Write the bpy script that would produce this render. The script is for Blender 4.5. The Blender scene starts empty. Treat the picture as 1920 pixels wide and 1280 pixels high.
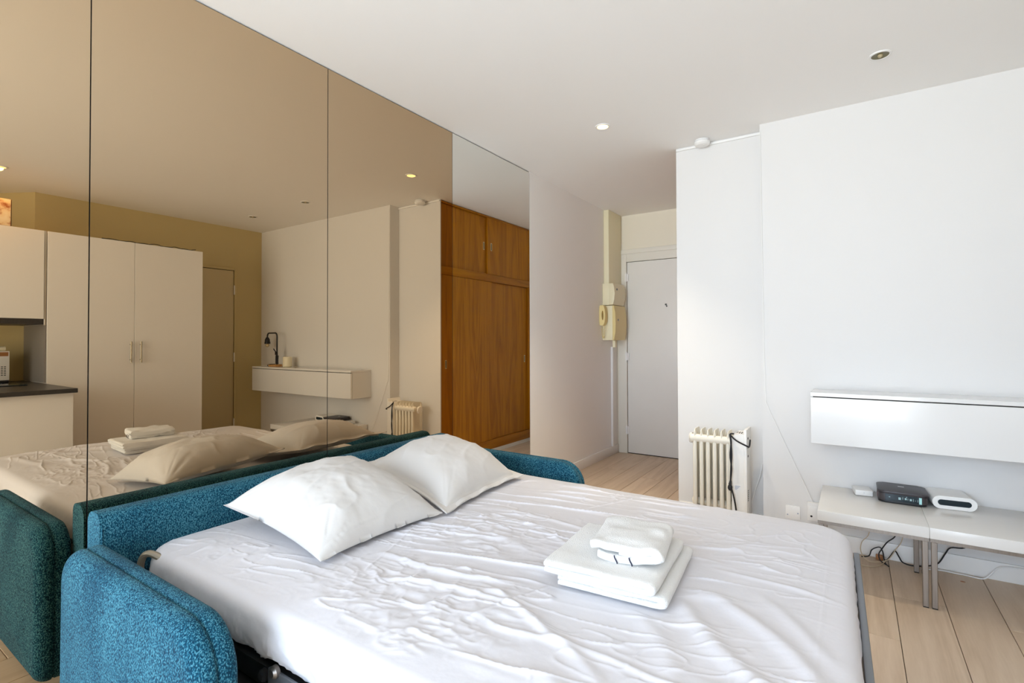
import bpy, bmesh, math, random
import numpy as np
from mathutils import Vector, Matrix

random.seed(7)
scene = bpy.context.scene
COL = scene.collection

# ------------------------------------------------------------------ camera
cam_data = bpy.data.cameras.new('camera')
cam = bpy.data.objects.new('camera', cam_data)
COL.objects.link(cam)
cam_data.sensor_fit = 'HORIZONTAL'
cam_data.sensor_width = 36.0
cam_data.lens = 953.534 / 1920 * 36.0
cam_data.shift_y = (624.869 - 640) / 1920
cam_data.clip_start = 0.02
R_ = Vector((0.82997925, 0.55778545, -0.00313537))
U_ = Vector((0.01057005, -0.01010762, 0.99989305))
F_ = Vector((-0.5576941, 0.82992363, 0.01428493))
cam.matrix_world = Matrix(((R_.x, U_.x, -F_.x, 2.157), (R_.y, U_.y, -F_.y, 0.0),
                           (R_.z, U_.z, -F_.z, 1.220), (0, 0, 0, 1)))
scene.camera = cam

# ------------------------------------------------------------------ view, world, daylight
vs = scene.view_settings
vs.view_transform = 'Standard'
vs.look = 'None'
vs.gamma = 1.0
vs.use_curve_mapping = False
vs.exposure = 0.06
scene.cycles.use_denoising = True
scene.cycles.max_bounces = 14
scene.cycles.diffuse_bounces = 8
scene.cycles.glossy_bounces = 6
scene.cycles.sample_clamp_indirect = 8.0

SKY = 10.2
world = bpy.data.worlds.new('daylight')
scene.world = world
world.use_nodes = True
wn, wl = world.node_tree.nodes, world.node_tree.links
for n in list(wn):
    wn.remove(n)
wo = wn.new('ShaderNodeOutputWorld')
wb = wn.new('ShaderNodeBackground')
wr = wn.new('ShaderNodeValToRGB')
wm = wn.new('ShaderNodeMapRange')
wx = wn.new('ShaderNodeSeparateXYZ')
wt = wn.new('ShaderNodeTexCoord')
wl.new(wt.outputs['Generated'], wx.inputs[0])
wl.new(wx.outputs['Z'], wm.inputs[0])
wm.inputs[1].default_value = -1.0
wm.inputs[2].default_value = 1.0
wl.new(wm.outputs[0], wr.inputs[0])
wl.new(wr.outputs[0], wb.inputs[0])
wb.inputs[1].default_value = SKY
wl.new(wb.outputs[0], wo.inputs[0])
cr = wr.color_ramp
cr.elements[0].position = 0.0
cr.elements[0].color = (1.02, 1.08, 1.13, 1)      # ground and facades below the horizon, brightened to light the ceiling
cr.elements[1].position = 1.0
cr.elements[1].color = (0.50, 0.72, 1.08, 1)       # zenith
e = cr.elements.new(0.47); e.color = (0.98, 1.06, 1.12, 1)
e = cr.elements.new(0.53); e.color = (0.74, 0.89, 1.08, 1)
e = cr.elements.new(0.70); e.color = (0.66, 0.85, 1.08, 1)

# ------------------------------------------------------------------ dimensions (metres)
H = 2.58          # ceiling
D1 = 3.527        # far wall, part with the shelf
D2 = 3.649        # far wall, part set back
D3 = 5.295        # wall with the entrance door
W1 = 1.119        # closet front / corner of the corridor
WS = 1.677        # where the far wall steps back
W = 3.988         # right wall
WF = 3.388        # wardrobe fronts
YB = -2.4         # window wall
SEAM = [-1.259, -0.314, 0.631, 1.576, 2.519, 3.466]

# ------------------------------------------------------------------ helpers
def new_bm():
    return bmesh.new()

def box(bm, x0, x1, y0, y1, z0, z1, bev=0.0, seg=2, M=None):
    r = bmesh.ops.create_cube(bm, size=1.0)
    vsx = r['verts']
    for v in vsx:
        v.co = Vector((x0 + (v.co.x + .5) * (x1 - x0), y0 + (v.co.y + .5) * (y1 - y0), z0 + (v.co.z + .5) * (z1 - z0)))
    out = vsx
    if bev > 0:
        es = list({e for v in vsx for e in v.link_edges})
        r2 = bmesh.ops.bevel(bm, geom=es, offset=bev, segments=seg, affect='EDGES', profile=0.5, clamp_overlap=True)
        out = list({v for f in r2['faces'] for v in f.verts} | {v for v in vsx if v.is_valid})
    if M is not None:
        allv = set(out)
        stack = list(out)
        while stack:
            v = stack.pop()
            for e in v.link_edges:
                o = e.other_vert(v)
                if o not in allv:
                    allv.add(o); stack.append(o)
        for v in allv:
            v.co = M @ v.co
    return bm

def cyl(bm, p0, p1, r0, r1=None, seg=20, cap=True):
    p0, p1 = Vector(p0), Vector(p1)
    r1 = r0 if r1 is None else r1
    d = p1 - p0
    q = d.to_track_quat('Z', 'Y').to_matrix().to_4x4()
    M = Matrix.Translation((p0 + p1) / 2) @ q
    bmesh.ops.create_cone(bm, cap_ends=cap, segments=seg, radius1=r0, radius2=r1, depth=d.length, matrix=M)
    return bm

def ball(bm, c, r, sx=1, sy=1, sz=1, u=16, v=10):
    M = Matrix.Translation(Vector(c)) @ Matrix.Diagonal((sx, sy, sz, 1))
    bmesh.ops.create_uvsphere(bm, u_segments=u, v_segments=v, radius=r, matrix=M)
    return bm

def smooth_path(pts, n=8):
    P = [Vector(p) for p in pts]
    if len(P) < 3:
        return P
    out = []
    for i in range(len(P) - 1):
        a = P[max(i - 1, 0)]; b = P[i]; c = P[i + 1]; d = P[min(i + 2, len(P) - 1)]
        for k in range(n):
            t = k / n
            out.append(0.5 * ((2 * b) + (c - a) * t + (2 * a - 5 * b + 4 * c - d) * t * t + (3 * b - a - 3 * c + d) * t ** 3))
    out.append(P[-1])
    return out

def tube(bm, pts, r, seg=8, smooth=0):
    P = smooth_path(pts, smooth) if smooth else [Vector(p) for p in pts]
    rings = []
    up = Vector((0.13, 0.21, 0.97)).normalized()
    for i, p in enumerate(P):
        t = (P[min(i + 1, len(P) - 1)] - P[max(i - 1, 0)])
        if t.length < 1e-9:
            t = Vector((0, 0, 1))
        t.normalize()
        a = t.cross(up)
        if a.length < 1e-3:
            a = t.cross(Vector((1, 0, 0)))
        a.normalize()
        b = t.cross(a)
        up = a.cross(t)
        rings.append([bm.verts.new(p + (a * math.cos(q) + b * math.sin(q)) * r)
                      for q in [2 * math.pi * k / seg for k in range(seg)]])
    for i in range(len(rings) - 1):
        for k in range(seg):
            bm.faces.new((rings[i][k], rings[i][(k + 1) % seg], rings[i + 1][(k + 1) % seg], rings[i + 1][k]))
    bm.faces.new(rings[0][::-1]); bm.faces.new(rings[-1])
    return bm

def lathe(bm, c, prof, seg=32, axis='Z'):
    """prof: (radius, height) list, closed only where radius reaches 0"""
    c = Vector(c)
    def pt(r, h, q):
        x, y = r * math.cos(q), r * math.sin(q)
        return c + (Vector((x, y, h)) if axis == 'Z' else Vector((x, h, y)) if axis == 'Y' else Vector((h, x, y)))
    prev = None
    for r, h in prof:
        if r < 1e-6:
            cur = [bm.verts.new(pt(0, h, 0))]
        else:
            cur = [bm.verts.new(pt(r, h, 2 * math.pi * k / seg)) for k in range(seg)]
        if prev:
            for k in range(seg):
                k2 = (k + 1) % seg
                if len(prev) == 1 and len(cur) == 1:
                    continue
                if len(prev) == 1:
                    bm.faces.new((prev[0], cur[k2], cur[k]))
                elif len(cur) == 1:
                    bm.faces.new((prev[k], prev[k2], cur[0]))
                else:
                    bm.faces.new((prev[k], prev[k2], cur[k2], cur[k]))
        prev = cur
    return bm

def prism(bm, pts, axis, a, b, bev=0.0, seg=3):
    """2-D outline extruded along an axis from a to b"""
    def P(u, v, w):
        return {'X': (w, u, v), 'Y': (u, w, v), 'Z': (u, v, w)}[axis]
    lo = [bm.verts.new(P(u, v, a)) for u, v in pts]
    hi = [bm.verts.new(P(u, v, b)) for u, v in pts]
    n = len(pts)
    fs = [bm.faces.new(lo[::-1]), bm.faces.new(hi)]
    for i in range(n):
        fs.append(bm.faces.new((lo[i], lo[(i + 1) % n], hi[(i + 1) % n], hi[i])))
    if bev > 0:
        es = [e for f in fs[:2] for e in f.edges]
        bmesh.ops.bevel(bm, geom=list(set(es)), offset=bev, segments=seg, affect='EDGES', profile=0.5, clamp_overlap=True)
    return bm

def rrect(u0, u1, v0, v1, r, n=6):
    out = []
    rr = r if isinstance(r, (list, tuple)) else [r] * 4
    for (cu, cv, q, k) in ((u1, v1, 0, 0), (u0, v1, 1, 1), (u0, v0, 2, 2), (u1, v0, 3, 3)):
        rad = rr[k]
        su = -1 if cu == u1 else 1
        sv = -1 if cv == v1 else 1
        for i in range(n + 1):
            a = (q + i / n) * math.pi / 2
            out.append((cu + su * rad + rad * math.cos(a), cv + sv * rad + rad * math.sin(a)))
    return out

def finish(name, bm, m, parent=None, sharp=35, off=None, recalc=True):
    if recalc:
        bmesh.ops.recalc_face_normals(bm, faces=bm.faces[:])
    me = bpy.data.meshes.new(name)
    bm.to_mesh(me); bm.free()
    for p in me.polygons:
        p.use_smooth = True
    if sharp is not None:
        me.set_sharp_from_angle(angle=math.radians(sharp))
    if m is not None:
        me.materials.append(m)
    o = bpy.data.objects.new(name, me)
    COL.objects.link(o)
    if parent is not None:
        root = parent
        while root.parent:
            root = root.parent
        if root.type == 'EMPTY':
            me.transform(Matrix.Translation(-root.location))
        o.parent = parent
    return o

def tag(o, label, cat, group=None):
    o['label'] = label; o['category'] = cat
    if group:
        o['group'] = group
    return o

def thing(name, label, cat, loc=(0, 0, 0), group=None):
    o = bpy.data.objects.new(name, None)
    o.empty_display_size = 0.1
    COL.objects.link(o)
    o.location = loc
    return tag(o, label, cat, group)

def struct(name, bm, m, parent=None, **k):
    o = finish(name, bm, m, parent, **k)
    if parent is None:
        o['kind'] = 'structure'
    return o

# ------------------------------------------------------------------ numpy noise
_rng = np.random.RandomState(3)
_tab = _rng.rand(256, 256)

def vnoise(x, y, seed=0):
    x = np.asarray(x, float) + seed * 17.31; y = np.asarray(y, float) + seed * 9.77
    xi = np.floor(x).astype(int); yi = np.floor(y).astype(int)
    fx = x - xi; fy = y - yi
    fx = fx * fx * fx * (fx * (fx * 6 - 15) + 10); fy = fy * fy * fy * (fy * (fy * 6 - 15) + 10)
    g = lambda a, b: _tab[a & 255, b & 255]
    return (g(xi, yi) * (1 - fx) + g(xi + 1, yi) * fx) * (1 - fy) + (g(xi, yi + 1) * (1 - fx) + g(xi + 1, yi + 1) * fx) * fy

def fbm(x, y, seed=0, o=4):
    s = 0; a = .5
    for k in range(o):
        s = s + a * vnoise(x * 2 ** k, y * 2 ** k, seed + k * 5); a *= .5
    return s

def ridged(x, y, seed=0, p=4):
    return (1 - np.abs(2 * vnoise(x, y, seed) - 1)) ** p

def sstep(a, b, x):
    t = np.clip((x - a) / (b - a), 0, 1)
    return t * t * (3 - 2 * t)

# ------------------------------------------------------------------ materials
def mat(name, col, rough=0.5, metal=0.0, spec=0.5, var=0.0, vscale=(8, 8, 8), bump=0.0, bscale=60.0, bdist=0.002,
        sheen=0.0, coat=0.0, emit=None, estr=0.0, trans=0.0, ior=1.45):
    m = bpy.data.materials.new(name)
    m.use_nodes = True
    nt = m.node_tree
    b = nt.nodes['Principled BSDF']
    b.inputs['Base Color'].default_value = (*col, 1)
    b.inputs['Roughness'].default_value = rough
    b.inputs['Metallic'].default_value = metal
    b.inputs['Specular IOR Level'].default_value = spec
    b.inputs['IOR'].default_value = ior
    b.inputs['Sheen Weight'].default_value = sheen
    b.inputs['Coat Weight'].default_value = coat
    b.inputs['Transmission Weight'].default_value = trans
    if emit:
        b.inputs['Emission Color'].default_value = (*emit, 1)
        b.inputs['Emission Strength'].default_value = estr
    tc = nt.nodes.new('ShaderNodeTexCoord')
    if var > 0:
        mp = nt.nodes.new('ShaderNodeMapping'); mp.inputs['Scale'].default_value = vscale
        nz = nt.nodes.new('ShaderNodeTexNoise'); nz.inputs['Scale'].default_value = 1.0; nz.inputs['Detail'].default_value = 5
        rp = nt.nodes.new('ShaderNodeValToRGB')
        rp.color_ramp.elements[0].position = .3; rp.color_ramp.elements[1].position = .7
        rp.color_ramp.elements[0].color = (*[c * (1 - var) for c in col], 1)
        rp.color_ramp.elements[1].color = (*[min(1, c * (1 + var)) for c in col], 1)
        nt.links.new(tc.outputs['Object'], mp.inputs[0]); nt.links.new(mp.outputs[0], nz.inputs['Vector'])
        nt.links.new(nz.outputs[0], rp.inputs[0]); nt.links.new(rp.outputs[0], b.inputs['Base Color'])
    if bump > 0:
        nb = nt.nodes.new('ShaderNodeTexNoise'); nb.inputs['Scale'].default_value = bscale; nb.inputs['Detail'].default_value = 4
        bp = nt.nodes.new('ShaderNodeBump'); bp.inputs['Strength'].default_value = bump; bp.inputs['Distance'].default_value = bdist
        nt.links.new(tc.outputs['Object'], nb.inputs['Vector'])
        nt.links.new(nb.outputs[0], bp.inputs['Height']); nt.links.new(bp.outputs[0], b.inputs['Normal'])
    return m

M = {}
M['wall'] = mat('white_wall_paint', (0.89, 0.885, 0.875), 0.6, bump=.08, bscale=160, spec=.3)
M['wall_far'] = mat('white_wall_paint_dimmed', (0.725, 0.72, 0.715), 0.6, bump=.08, bscale=160, spec=.25)  # same white paint, colour darkened to offset the strong window light
M['wall_yellow'] = mat('yellow_cream_wall_paint', (0.56, 0.455, 0.235), 0.6, bump=.08, bscale=160, spec=.25)
M['wall_warm'] = mat('cream_wall_paint', (0.84, 0.79, 0.66), 0.6, bump=.08, bscale=160, spec=.3)
M['ceil'] = mat('ceiling_paint', (0.90, 0.895, 0.885), 0.75, bump=.05, bscale=200, spec=.2)
M['trim'] = mat('white_gloss_trim', (0.86, 0.85, 0.83), 0.35)
M['door'] = mat('satin_door_paint', (0.84, 0.83, 0.79), 0.38, var=.015, vscale=(3, 3, 3))
M['door_yellow'] = mat('yellow_cream_door_paint', (0.56, 0.46, 0.27), 0.4)
M['door_cream'] = mat('cream_door_paint', (0.80, 0.78, 0.70), 0.4)
M['gloss'] = mat('white_gloss_lacquer', (0.76, 0.76, 0.755), 0.16, coat=.3)
M['tabletop'] = mat('white_table_lacquer', (0.76, 0.755, 0.74), 0.22)
M['dark_gap'] = mat('dark_recess', (0.02, 0.018, 0.016), 0.7)
M['steel'] = mat('brushed_steel', (0.32, 0.285, 0.255), 0.38, 1.0, var=.1, vscale=(200, 200, 6))
M['chrome'] = mat('handle_steel', (0.34, 0.29, 0.21), 0.22, 1.0)
M['mirror_bronze'] = mat('bronze_mirror_glass', (0.56, 0.43, 0.285), 0.0, 1.0)
M['mirror_clear'] = mat('clear_mirror_glass', (0.87, 0.885, 0.86), 0.0, 1.0)
M['black'] = mat('black_plastic', (0.012, 0.012, 0.013), 0.4)
M['rubber'] = mat('black_cable_rubber', (0.012, 0.013, 0.016), 0.5)
M['white_plastic'] = mat('white_plastic', (0.84, 0.84, 0.83), 0.35)
M['cream_plastic'] = mat('cream_plastic', (0.80, 0.74, 0.52), 0.4)
M['yellow_plastic'] = mat('aged_ivory_plastic', (0.78, 0.64, 0.30), 0.4)
M['beige_cable'] = mat('beige_cable', (0.55, 0.44, 0.30), 0.5)
M['heater'] = mat('cream_enamel', (0.80, 0.765, 0.67), 0.3)
M['heater_box'] = mat('heater_white_plastic', (0.84, 0.83, 0.80), 0.35)
M['blackmetal'] = mat('black_frame_metal', (0.015, 0.015, 0.017), 0.4, 0.3)
M['greymetal'] = mat('grey_frame_metal', (0.20, 0.21, 0.23), 0.4, 0.6)
M['towel'] = mat('white_terry', (0.84, 0.84, 0.83), 0.95, spec=.1, bump=.9, bscale=420, bdist=.004, sheen=.4)
M['pillow'] = mat('white_cotton', (0.625, 0.61, 0.595), 0.75, spec=.2, bump=.35, bscale=26, bdist=.003, sheen=.15)
M['cabinet'] = mat('white_melamine', (0.80, 0.785, 0.76), 0.4)
M['worktop'] = mat('dark_worktop', (0.045, 0.042, 0.040), 0.35, var=.2, vscale=(60, 60, 60))
M['grey_panel'] = mat('grey_splashback', (0.33, 0.31, 0.30), 0.35, .3)
M['alu'] = mat('aluminium_strip', (0.75, 0.72, 0.66), 0.3, .8)
M['wax'] = mat('ivory_wax', (0.82, 0.76, 0.58), 0.5)
M['lampwood'] = mat('lamp_base_wood', (0.50, 0.26, 0.08), 0.45, var=.2, vscale=(40, 40, 8))
M['bulbglass'] = mat('clear_bulb_glass', (0.95, 0.80, 0.50), 0.1, trans=.6)
M['brass'] = mat('olive_brass_reflector', (0.16, 0.14, 0.075), 0.3, .8)
M['tube'] = mat('beige_tube_paint', (0.36, 0.31, 0.24), 0.35, .4)
M['pull'] = mat('cream_brass_rim', (0.72, 0.62, 0.36), 0.35, .2)
M['red'] = mat('dull_red', (0.20, 0.03, 0.02), 0.4)
M['orange'] = mat('orange_brown_plastic', (0.36, 0.15, 0.05), 0.5)
M['screen'] = mat('dark_display', (0.010, 0.022, 0.030), 0.12)
M['icon'] = mat('printed_icon', (0.35, 0.50, 0.52), 0.4)
M['teal'] = mat('pale_teal_label', (0.42, 0.72, 0.72), 0.4)
M['router_top'] = mat('charcoal_plastic', (0.045, 0.038, 0.042), 0.38)
M['print_grey'] = mat('grey_print', (0.35, 0.40, 0.52), 0.5)
M['stripe'] = mat('dark_stripe', (.02, .02, .05), .8)
M['frame_wood'] = mat('dark_canvas_edge', (0.10, 0.035, 0.02), 0.6)

def lamp_mat(name, col, s):
    m = bpy.data.materials.new(name); m.use_nodes = True
    nt = m.node_tree; nt.nodes.remove(nt.nodes['Principled BSDF'])
    em = nt.nodes.new('ShaderNodeEmission'); em.inputs[0].default_value = (*col, 1); em.inputs[1].default_value = s
    nt.links.new(em.outputs[0], nt.nodes['Material Output'].inputs[0])
    return m
M['bulb_lit'] = lamp_mat('lit_halogen', (1.0, 0.74, 0.36), 3.2)

def fabric(name, dark, mid, light, bump=.5):
    m = bpy.data.materials.new(name); m.use_nodes = True
    nt = m.node_tree; N = nt.nodes; L = nt.links; b = N['Principled BSDF']
    b.inputs['Roughness'].default_value = .9; b.inputs['Specular IOR Level'].default_value = .15
    b.inputs['Sheen Weight'].default_value = .04
    tc = N.new('ShaderNodeTexCoord')
    mp = N.new('ShaderNodeMapping'); mp.inputs['Scale'].default_value = (1, 1, .55)
    L.new(tc.outputs['Object'], mp.inputs[0])
    n1 = N.new('ShaderNodeTexNoise'); n1.inputs['Scale'].default_value = 420; n1.inputs['Detail'].default_value = 2
    L.new(mp.outputs[0], n1.inputs['Vector'])
    n2 = N.new('ShaderNodeTexNoise'); n2.inputs['Scale'].default_value = 5; n2.inputs['Detail'].default_value = 3
    L.new(mp.outputs[0], n2.inputs['Vector'])
    vo = N.new('ShaderNodeTexVoronoi'); vo.inputs['Scale'].default_value = 300
    L.new(mp.outputs[0], vo.inputs['Vector'])
    mx = N.new('ShaderNodeMath'); mx.operation = 'MULTIPLY_ADD'; mx.inputs[1].default_value = -.60
    L.new(vo.outputs['Distance'], mx.inputs[0]); L.new(n1.outputs[0], mx.inputs[2])
    m3 = N.new('ShaderNodeMath'); m3.operation = 'MULTIPLY_ADD'; m3.inputs[1].default_value = .35
    L.new(n2.outputs[0], m3.inputs[0]); L.new(mx.outputs[0], m3.inputs[2])
    rp = N.new('ShaderNodeValToRGB')
    rp.color_ramp.elements[0].position = .22; rp.color_ramp.elements[0].color = (*dark, 1)
    rp.color_ramp.elements[1].position = .56; rp.color_ramp.elements[1].color = (*light, 1)
    e = rp.color_ramp.elements.new(.39); e.color = (*mid, 1)
    L.new(m3.outputs[0], rp.inputs[0]); L.new(rp.outputs[0], b.inputs['Base Color'])
    bp = N.new('ShaderNodeBump'); bp.inputs['Strength'].default_value = bump; bp.inputs['Distance'].default_value = .002
    L.new(mx.outputs[0], bp.inputs['Height']); L.new(bp.outputs[0], b.inputs['Normal'])
    return m
M['blue'] = fabric('teal_blue_weave', (0.002, 0.028, 0.056), (0.007, 0.080, 0.135), (0.070, 0.225, 0.285))

def wood(name, c0, c1, c2, axis='Z', rough=.4, ring=6.0, perobj=0.0, grain=1.0):
    m = bpy.data.materials.new(name); m.use_nodes = True
    nt = m.node_tree; N = nt.nodes; L = nt.links; b = N['Principled BSDF']
    b.inputs['Roughness'].default_value = rough; b.inputs['Specular IOR Level'].default_value = .25
    tc = N.new('ShaderNodeTexCoord'); oi = N.new('ShaderNodeObjectInfo')
    ad = N.new('ShaderNodeVectorMath'); ad.operation = 'MULTIPLY_ADD'
    cb = N.new('ShaderNodeCombineXYZ')
    L.new(oi.outputs['Random'], cb.inputs[0]); L.new(oi.outputs['Random'], cb.inputs[1]); L.new(oi.outputs['Random'], cb.inputs[2])
    L.new(cb.outputs[0], ad.inputs[0]); ad.inputs[1].default_value = (37, 91, 53); L.new(tc.outputs['Object'], ad.inputs[2])
    st = {'Z': (1, 1, .07), 'Y': (1, .07, 1), 'X': (.07, 1, 1)}[axis]
    mp = N.new('ShaderNodeMapping'); mp.inputs['Scale'].default_value = st
    L.new(ad.outputs[0], mp.inputs[0])
    n1 = N.new('ShaderNodeTexNoise'); n1.inputs['Scale'].default_value = ring; n1.inputs['Detail'].default_value = 3; n1.inputs['Distortion'].default_value = .6
    L.new(mp.outputs[0], n1.inputs['Vector'])
    ml = N.new('ShaderNodeMath'); ml.operation = 'MULTIPLY'; ml.inputs[1].default_value = 14
    fr = N.new('ShaderNodeMath'); fr.operation = 'PINGPONG'; fr.inputs[1].default_value = 1
    L.new(n1.outputs[0], ml.inputs[0]); L.new(ml.outputs[0], fr.inputs[0])
    n2 = N.new('ShaderNodeTexNoise'); n2.inputs['Scale'].default_value = 140; n2.inputs['Detail'].default_value = 4
    L.new(mp.outputs[0], n2.inputs['Vector'])
    mx = N.new('ShaderNodeMix'); mx.data_type = 'FLOAT'; mx.inputs[0].default_value = .55
    L.new(fr.outputs[0], mx.inputs[2]); L.new(n2.outputs[0], mx.inputs[3])
    rp = N.new('ShaderNodeValToRGB')
    rp.color_ramp.elements[0].position = .15; rp.color_ramp.elements[0].color = (*c0, 1)
    rp.color_ramp.elements[1].position = .85; rp.color_ramp.elements[1].color = (*c2, 1)
    e = rp.color_ramp.elements.new(.5); e.color = (*c1, 1)
    L.new(mx.outputs[0], rp.inputs[0])
    if perobj > 0:
        hs = N.new('ShaderNodeHueSaturation')
        mr = N.new('ShaderNodeMapRange'); mr.inputs[3].default_value = 1 - perobj; mr.inputs[4].default_value = 1 + perobj
        L.new(oi.outputs['Random'], mr.inputs[0]); L.new(mr.outputs[0], hs.inputs['Value'])
        L.new(rp.outputs[0], hs.inputs['Color']); L.new(hs.outputs[0], b.inputs['Base Color'])
    else:
        L.new(rp.outputs[0], b.inputs['Base Color'])
    bp = N.new('ShaderNodeBump'); bp.inputs['Strength'].default_value = .12 * grain; bp.inputs['Distance'].default_value = .001
    L.new(mx.outputs[0], bp.inputs['Height']); L.new(bp.outputs[0], b.inputs['Normal'])
    return m
M['oak'] = wood('closet_oak_veneer', (0.32, 0.112, 0.003), (0.43, 0.163, 0.004), (0.52, 0.212, 0.006), 'Z', .38, 5)
M['oak_rail'] = wood('closet_oak_rail', (0.31, 0.106, 0.003), (0.39, 0.145, 0.004), (0.46, 0.184, 0.006), 'Y', .38, 5)
M['plank'] = wood('pale_oak_laminate', (0.56, 0.435, 0.315), (0.64, 0.51, 0.385), (0.70, 0.57, 0.44), 'Y', .42, 4.5, perobj=.05)

def sheet_mat():
    m = mat('white_satin_cotton', (0.665, 0.66, 0.70), 0.40, spec=.4, bump=.20, bscale=70, bdist=.002, sheen=.1)
    return m
M['sheet'] = sheet_mat()

def painting_mat():
    m = bpy.data.materials.new('abstract_painting'); m.use_nodes = True
    nt = m.node_tree; N = nt.nodes; L = nt.links; b = N['Principled BSDF']
    tc = N.new('ShaderNodeTexCoord')
    n1 = N.new('ShaderNodeTexNoise'); n1.inputs['Scale'].default_value = 14; n1.inputs['Detail'].default_value = 6
    L.new(tc.outputs['Object'], n1.inputs['Vector'])
    rp = N.new('ShaderNodeValToRGB')
    for i, (p, c) in enumerate([(.30, (.16, .02, .02)), (.42, (.38, .14, .05)), (.52, (.75, .60, .38)), (.72, (.82, .72, .52))]):
        e = rp.color_ramp.elements[i] if i < 2 else rp.color_ramp.elements.new(p)
        e.position = p; e.color = (*c, 1)
    L.new(n1.outputs[0], rp.inputs[0]); L.new(rp.outputs[0], b.inputs['Base Color'])
    return m
M['painting'] = painting_mat()

# ================================================================== SETTING
# ------------------------------------------------------------------ floor: base and planks
bm = new_bm(); box(bm, -.06, 4.45, YB - .2, D3 + .2, -.12, -.009)
floor = struct('floor', bm, M['dark_gap'])
PW, PL, GAP = .1930, 1.285, .0012
x_line = 2.302           # a seam between two rows of boards, seen right of the bed
i0 = -12
cols = range(i0, 12)
for i in cols:
    xa = x_line + i * PW + GAP; xb = x_line + (i + 1) * PW - GAP
    xa, xb = max(xa, .0), min(xb, 4.40)
    if xb - xa < .02:
        continue
    off = {0: 3.04, -1: 2.60, 1: 3.62, 2: 2.95}.get(i, 3.04 + ((i * 0.437) % 1.0) * PL)
    y = off - PL * 4
    ytop = D3 if xb <= W1 + .2 else D2 + .1
    while y < ytop:
        ya, yb = max(y + GAP, YB), min(y + PL - GAP, ytop)
        if yb - ya > .03:
            bm = new_bm()
            cx, cy = (xa + xb) / 2, (ya + yb) / 2
            box(bm, xa - cx, xb - cx, ya - cy, yb - cy, -.009, 0.0, .0012, 1)
            o = finish('plank', bm, M['plank'], floor, sharp=20)
            o.location = (cx, cy, 0)
        y += PL
bm = new_bm(); ball(bm, (2.60, 3.405, .0002), .009, 1.2, 1, .12, 12, 6)
finish('scuff', bm, M['orange'], floor)

# ------------------------------------------------------------------ ceiling
bm = new_bm(); box(bm, -.2, 4.45, YB - .2, D3 + .2, H, H + .15)
struct('ceiling', bm, M['ceil'])

# ------------------------------------------------------------------ walls
bm = new_bm(); box(bm, -.2, -.012, YB - .2, 3.468, -.01, H)
struct('wall_left', bm, M['wall'])
bm = new_bm(); box(bm, -.2, -.001, 3.4685, D3 + .15, -.01, H)
struct('wall_corridor', bm, M['wall'])
bm = new_bm()
box(bm, -.001, .10, D3, D3 + .12, -.01, H)
box(bm, .10, 1.02, D3, D3 + .12, 2.085, H)
box(bm, 1.02, W1 + .7, D3, D3 + .12, -.01, H)
struct('wall_end', bm, M['wall_warm'])
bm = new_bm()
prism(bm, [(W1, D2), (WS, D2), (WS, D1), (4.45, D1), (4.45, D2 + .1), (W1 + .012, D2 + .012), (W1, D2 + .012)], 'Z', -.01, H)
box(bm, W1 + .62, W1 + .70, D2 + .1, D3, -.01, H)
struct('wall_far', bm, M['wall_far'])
bm = new_bm()
prism(bm, [(W, 1.402), (W, 2.39), (W + .1, 2.39), (W + .1, 1.46), (4.40, 1.29), (4.40, YB), (4.294, YB), (4.294, 1.232)], 'Z', -.01, H)
box(bm, W, W + .1, 3.20, D1, -.01, H)
box(bm, W, W + .1, 2.39, 3.20, 2.075, H)
struct('wall_right', bm, M['wall_yellow'])
# window wall behind the camera: one wide glazed opening
WX0, WX1, WZ0, WZ1 = 0.05, 2.90, 0.03, 2.45
bm = new_bm()
box(bm, -.2, WX0, YB - .2, YB, -.01, H)
box(bm, WX1, 4.45, YB - .2, YB, -.01, H)
box(bm, WX0, WX1, YB - .2, YB, WZ1, H)
box(bm, WX0, WX1, YB - .2, YB, -.01, WZ0)
struct('wall_window', bm, M['wall'])
bm = new_bm()
fw = .05
box(bm, WX0, WX1, YB - .12, YB - .06, WZ0, WZ0 + fw, .004)
box(bm, WX0, WX1, YB - .12, YB - .06, WZ1 - fw, WZ1, .004)
for xx in (WX0, (WX0 + WX1) / 2 - fw / 2, WX1 - fw):
    box(bm, xx, xx + fw, YB - .12, YB - .06, WZ0 + fw, WZ1 - fw, .004)
struct('window_1', bm, M['trim'])
pl = bpy.data.lights.new('window_portal', 'AREA')
pl.shape = 'RECTANGLE'; pl.size = WX1 - WX0; pl.size_y = WZ1 - WZ0
pl.cycles.is_portal = True
po = bpy.data.objects.new('window_portal', pl); COL.objects.link(po)
po.location = ((WX0 + WX1) / 2, YB - .03, (WZ0 + WZ1) / 2)
po.rotation_euler = (math.radians(90), 0, 0)       # faces into the room (+y)
po.rotation_euler = (math.radians(-90), 0, math.radians(180))

# ------------------------------------------------------------------ baseboards
BB = .092
bm = new_bm(); box(bm, -.001, .012, 3.47, D3, 0, BB, .003)
struct('baseboard_left', bm, M['trim'])
bm = new_bm()
box(bm, W1 + .012, WS, D2 - .011, D2, 0, BB, .003)
box(bm, WS - .012, WS, D1 - .011, D2 - .011, 0, BB, .003)
box(bm, WS, W, D1 - .011, D1, 0, BB, .003)
struct('baseboard_far', bm, M['trim'])
bm = new_bm()
box(bm, W - .011, W, 3.215, D1 - .012, 0, BB, .003)
struct('baseboard_right', bm, M['trim'])

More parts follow.
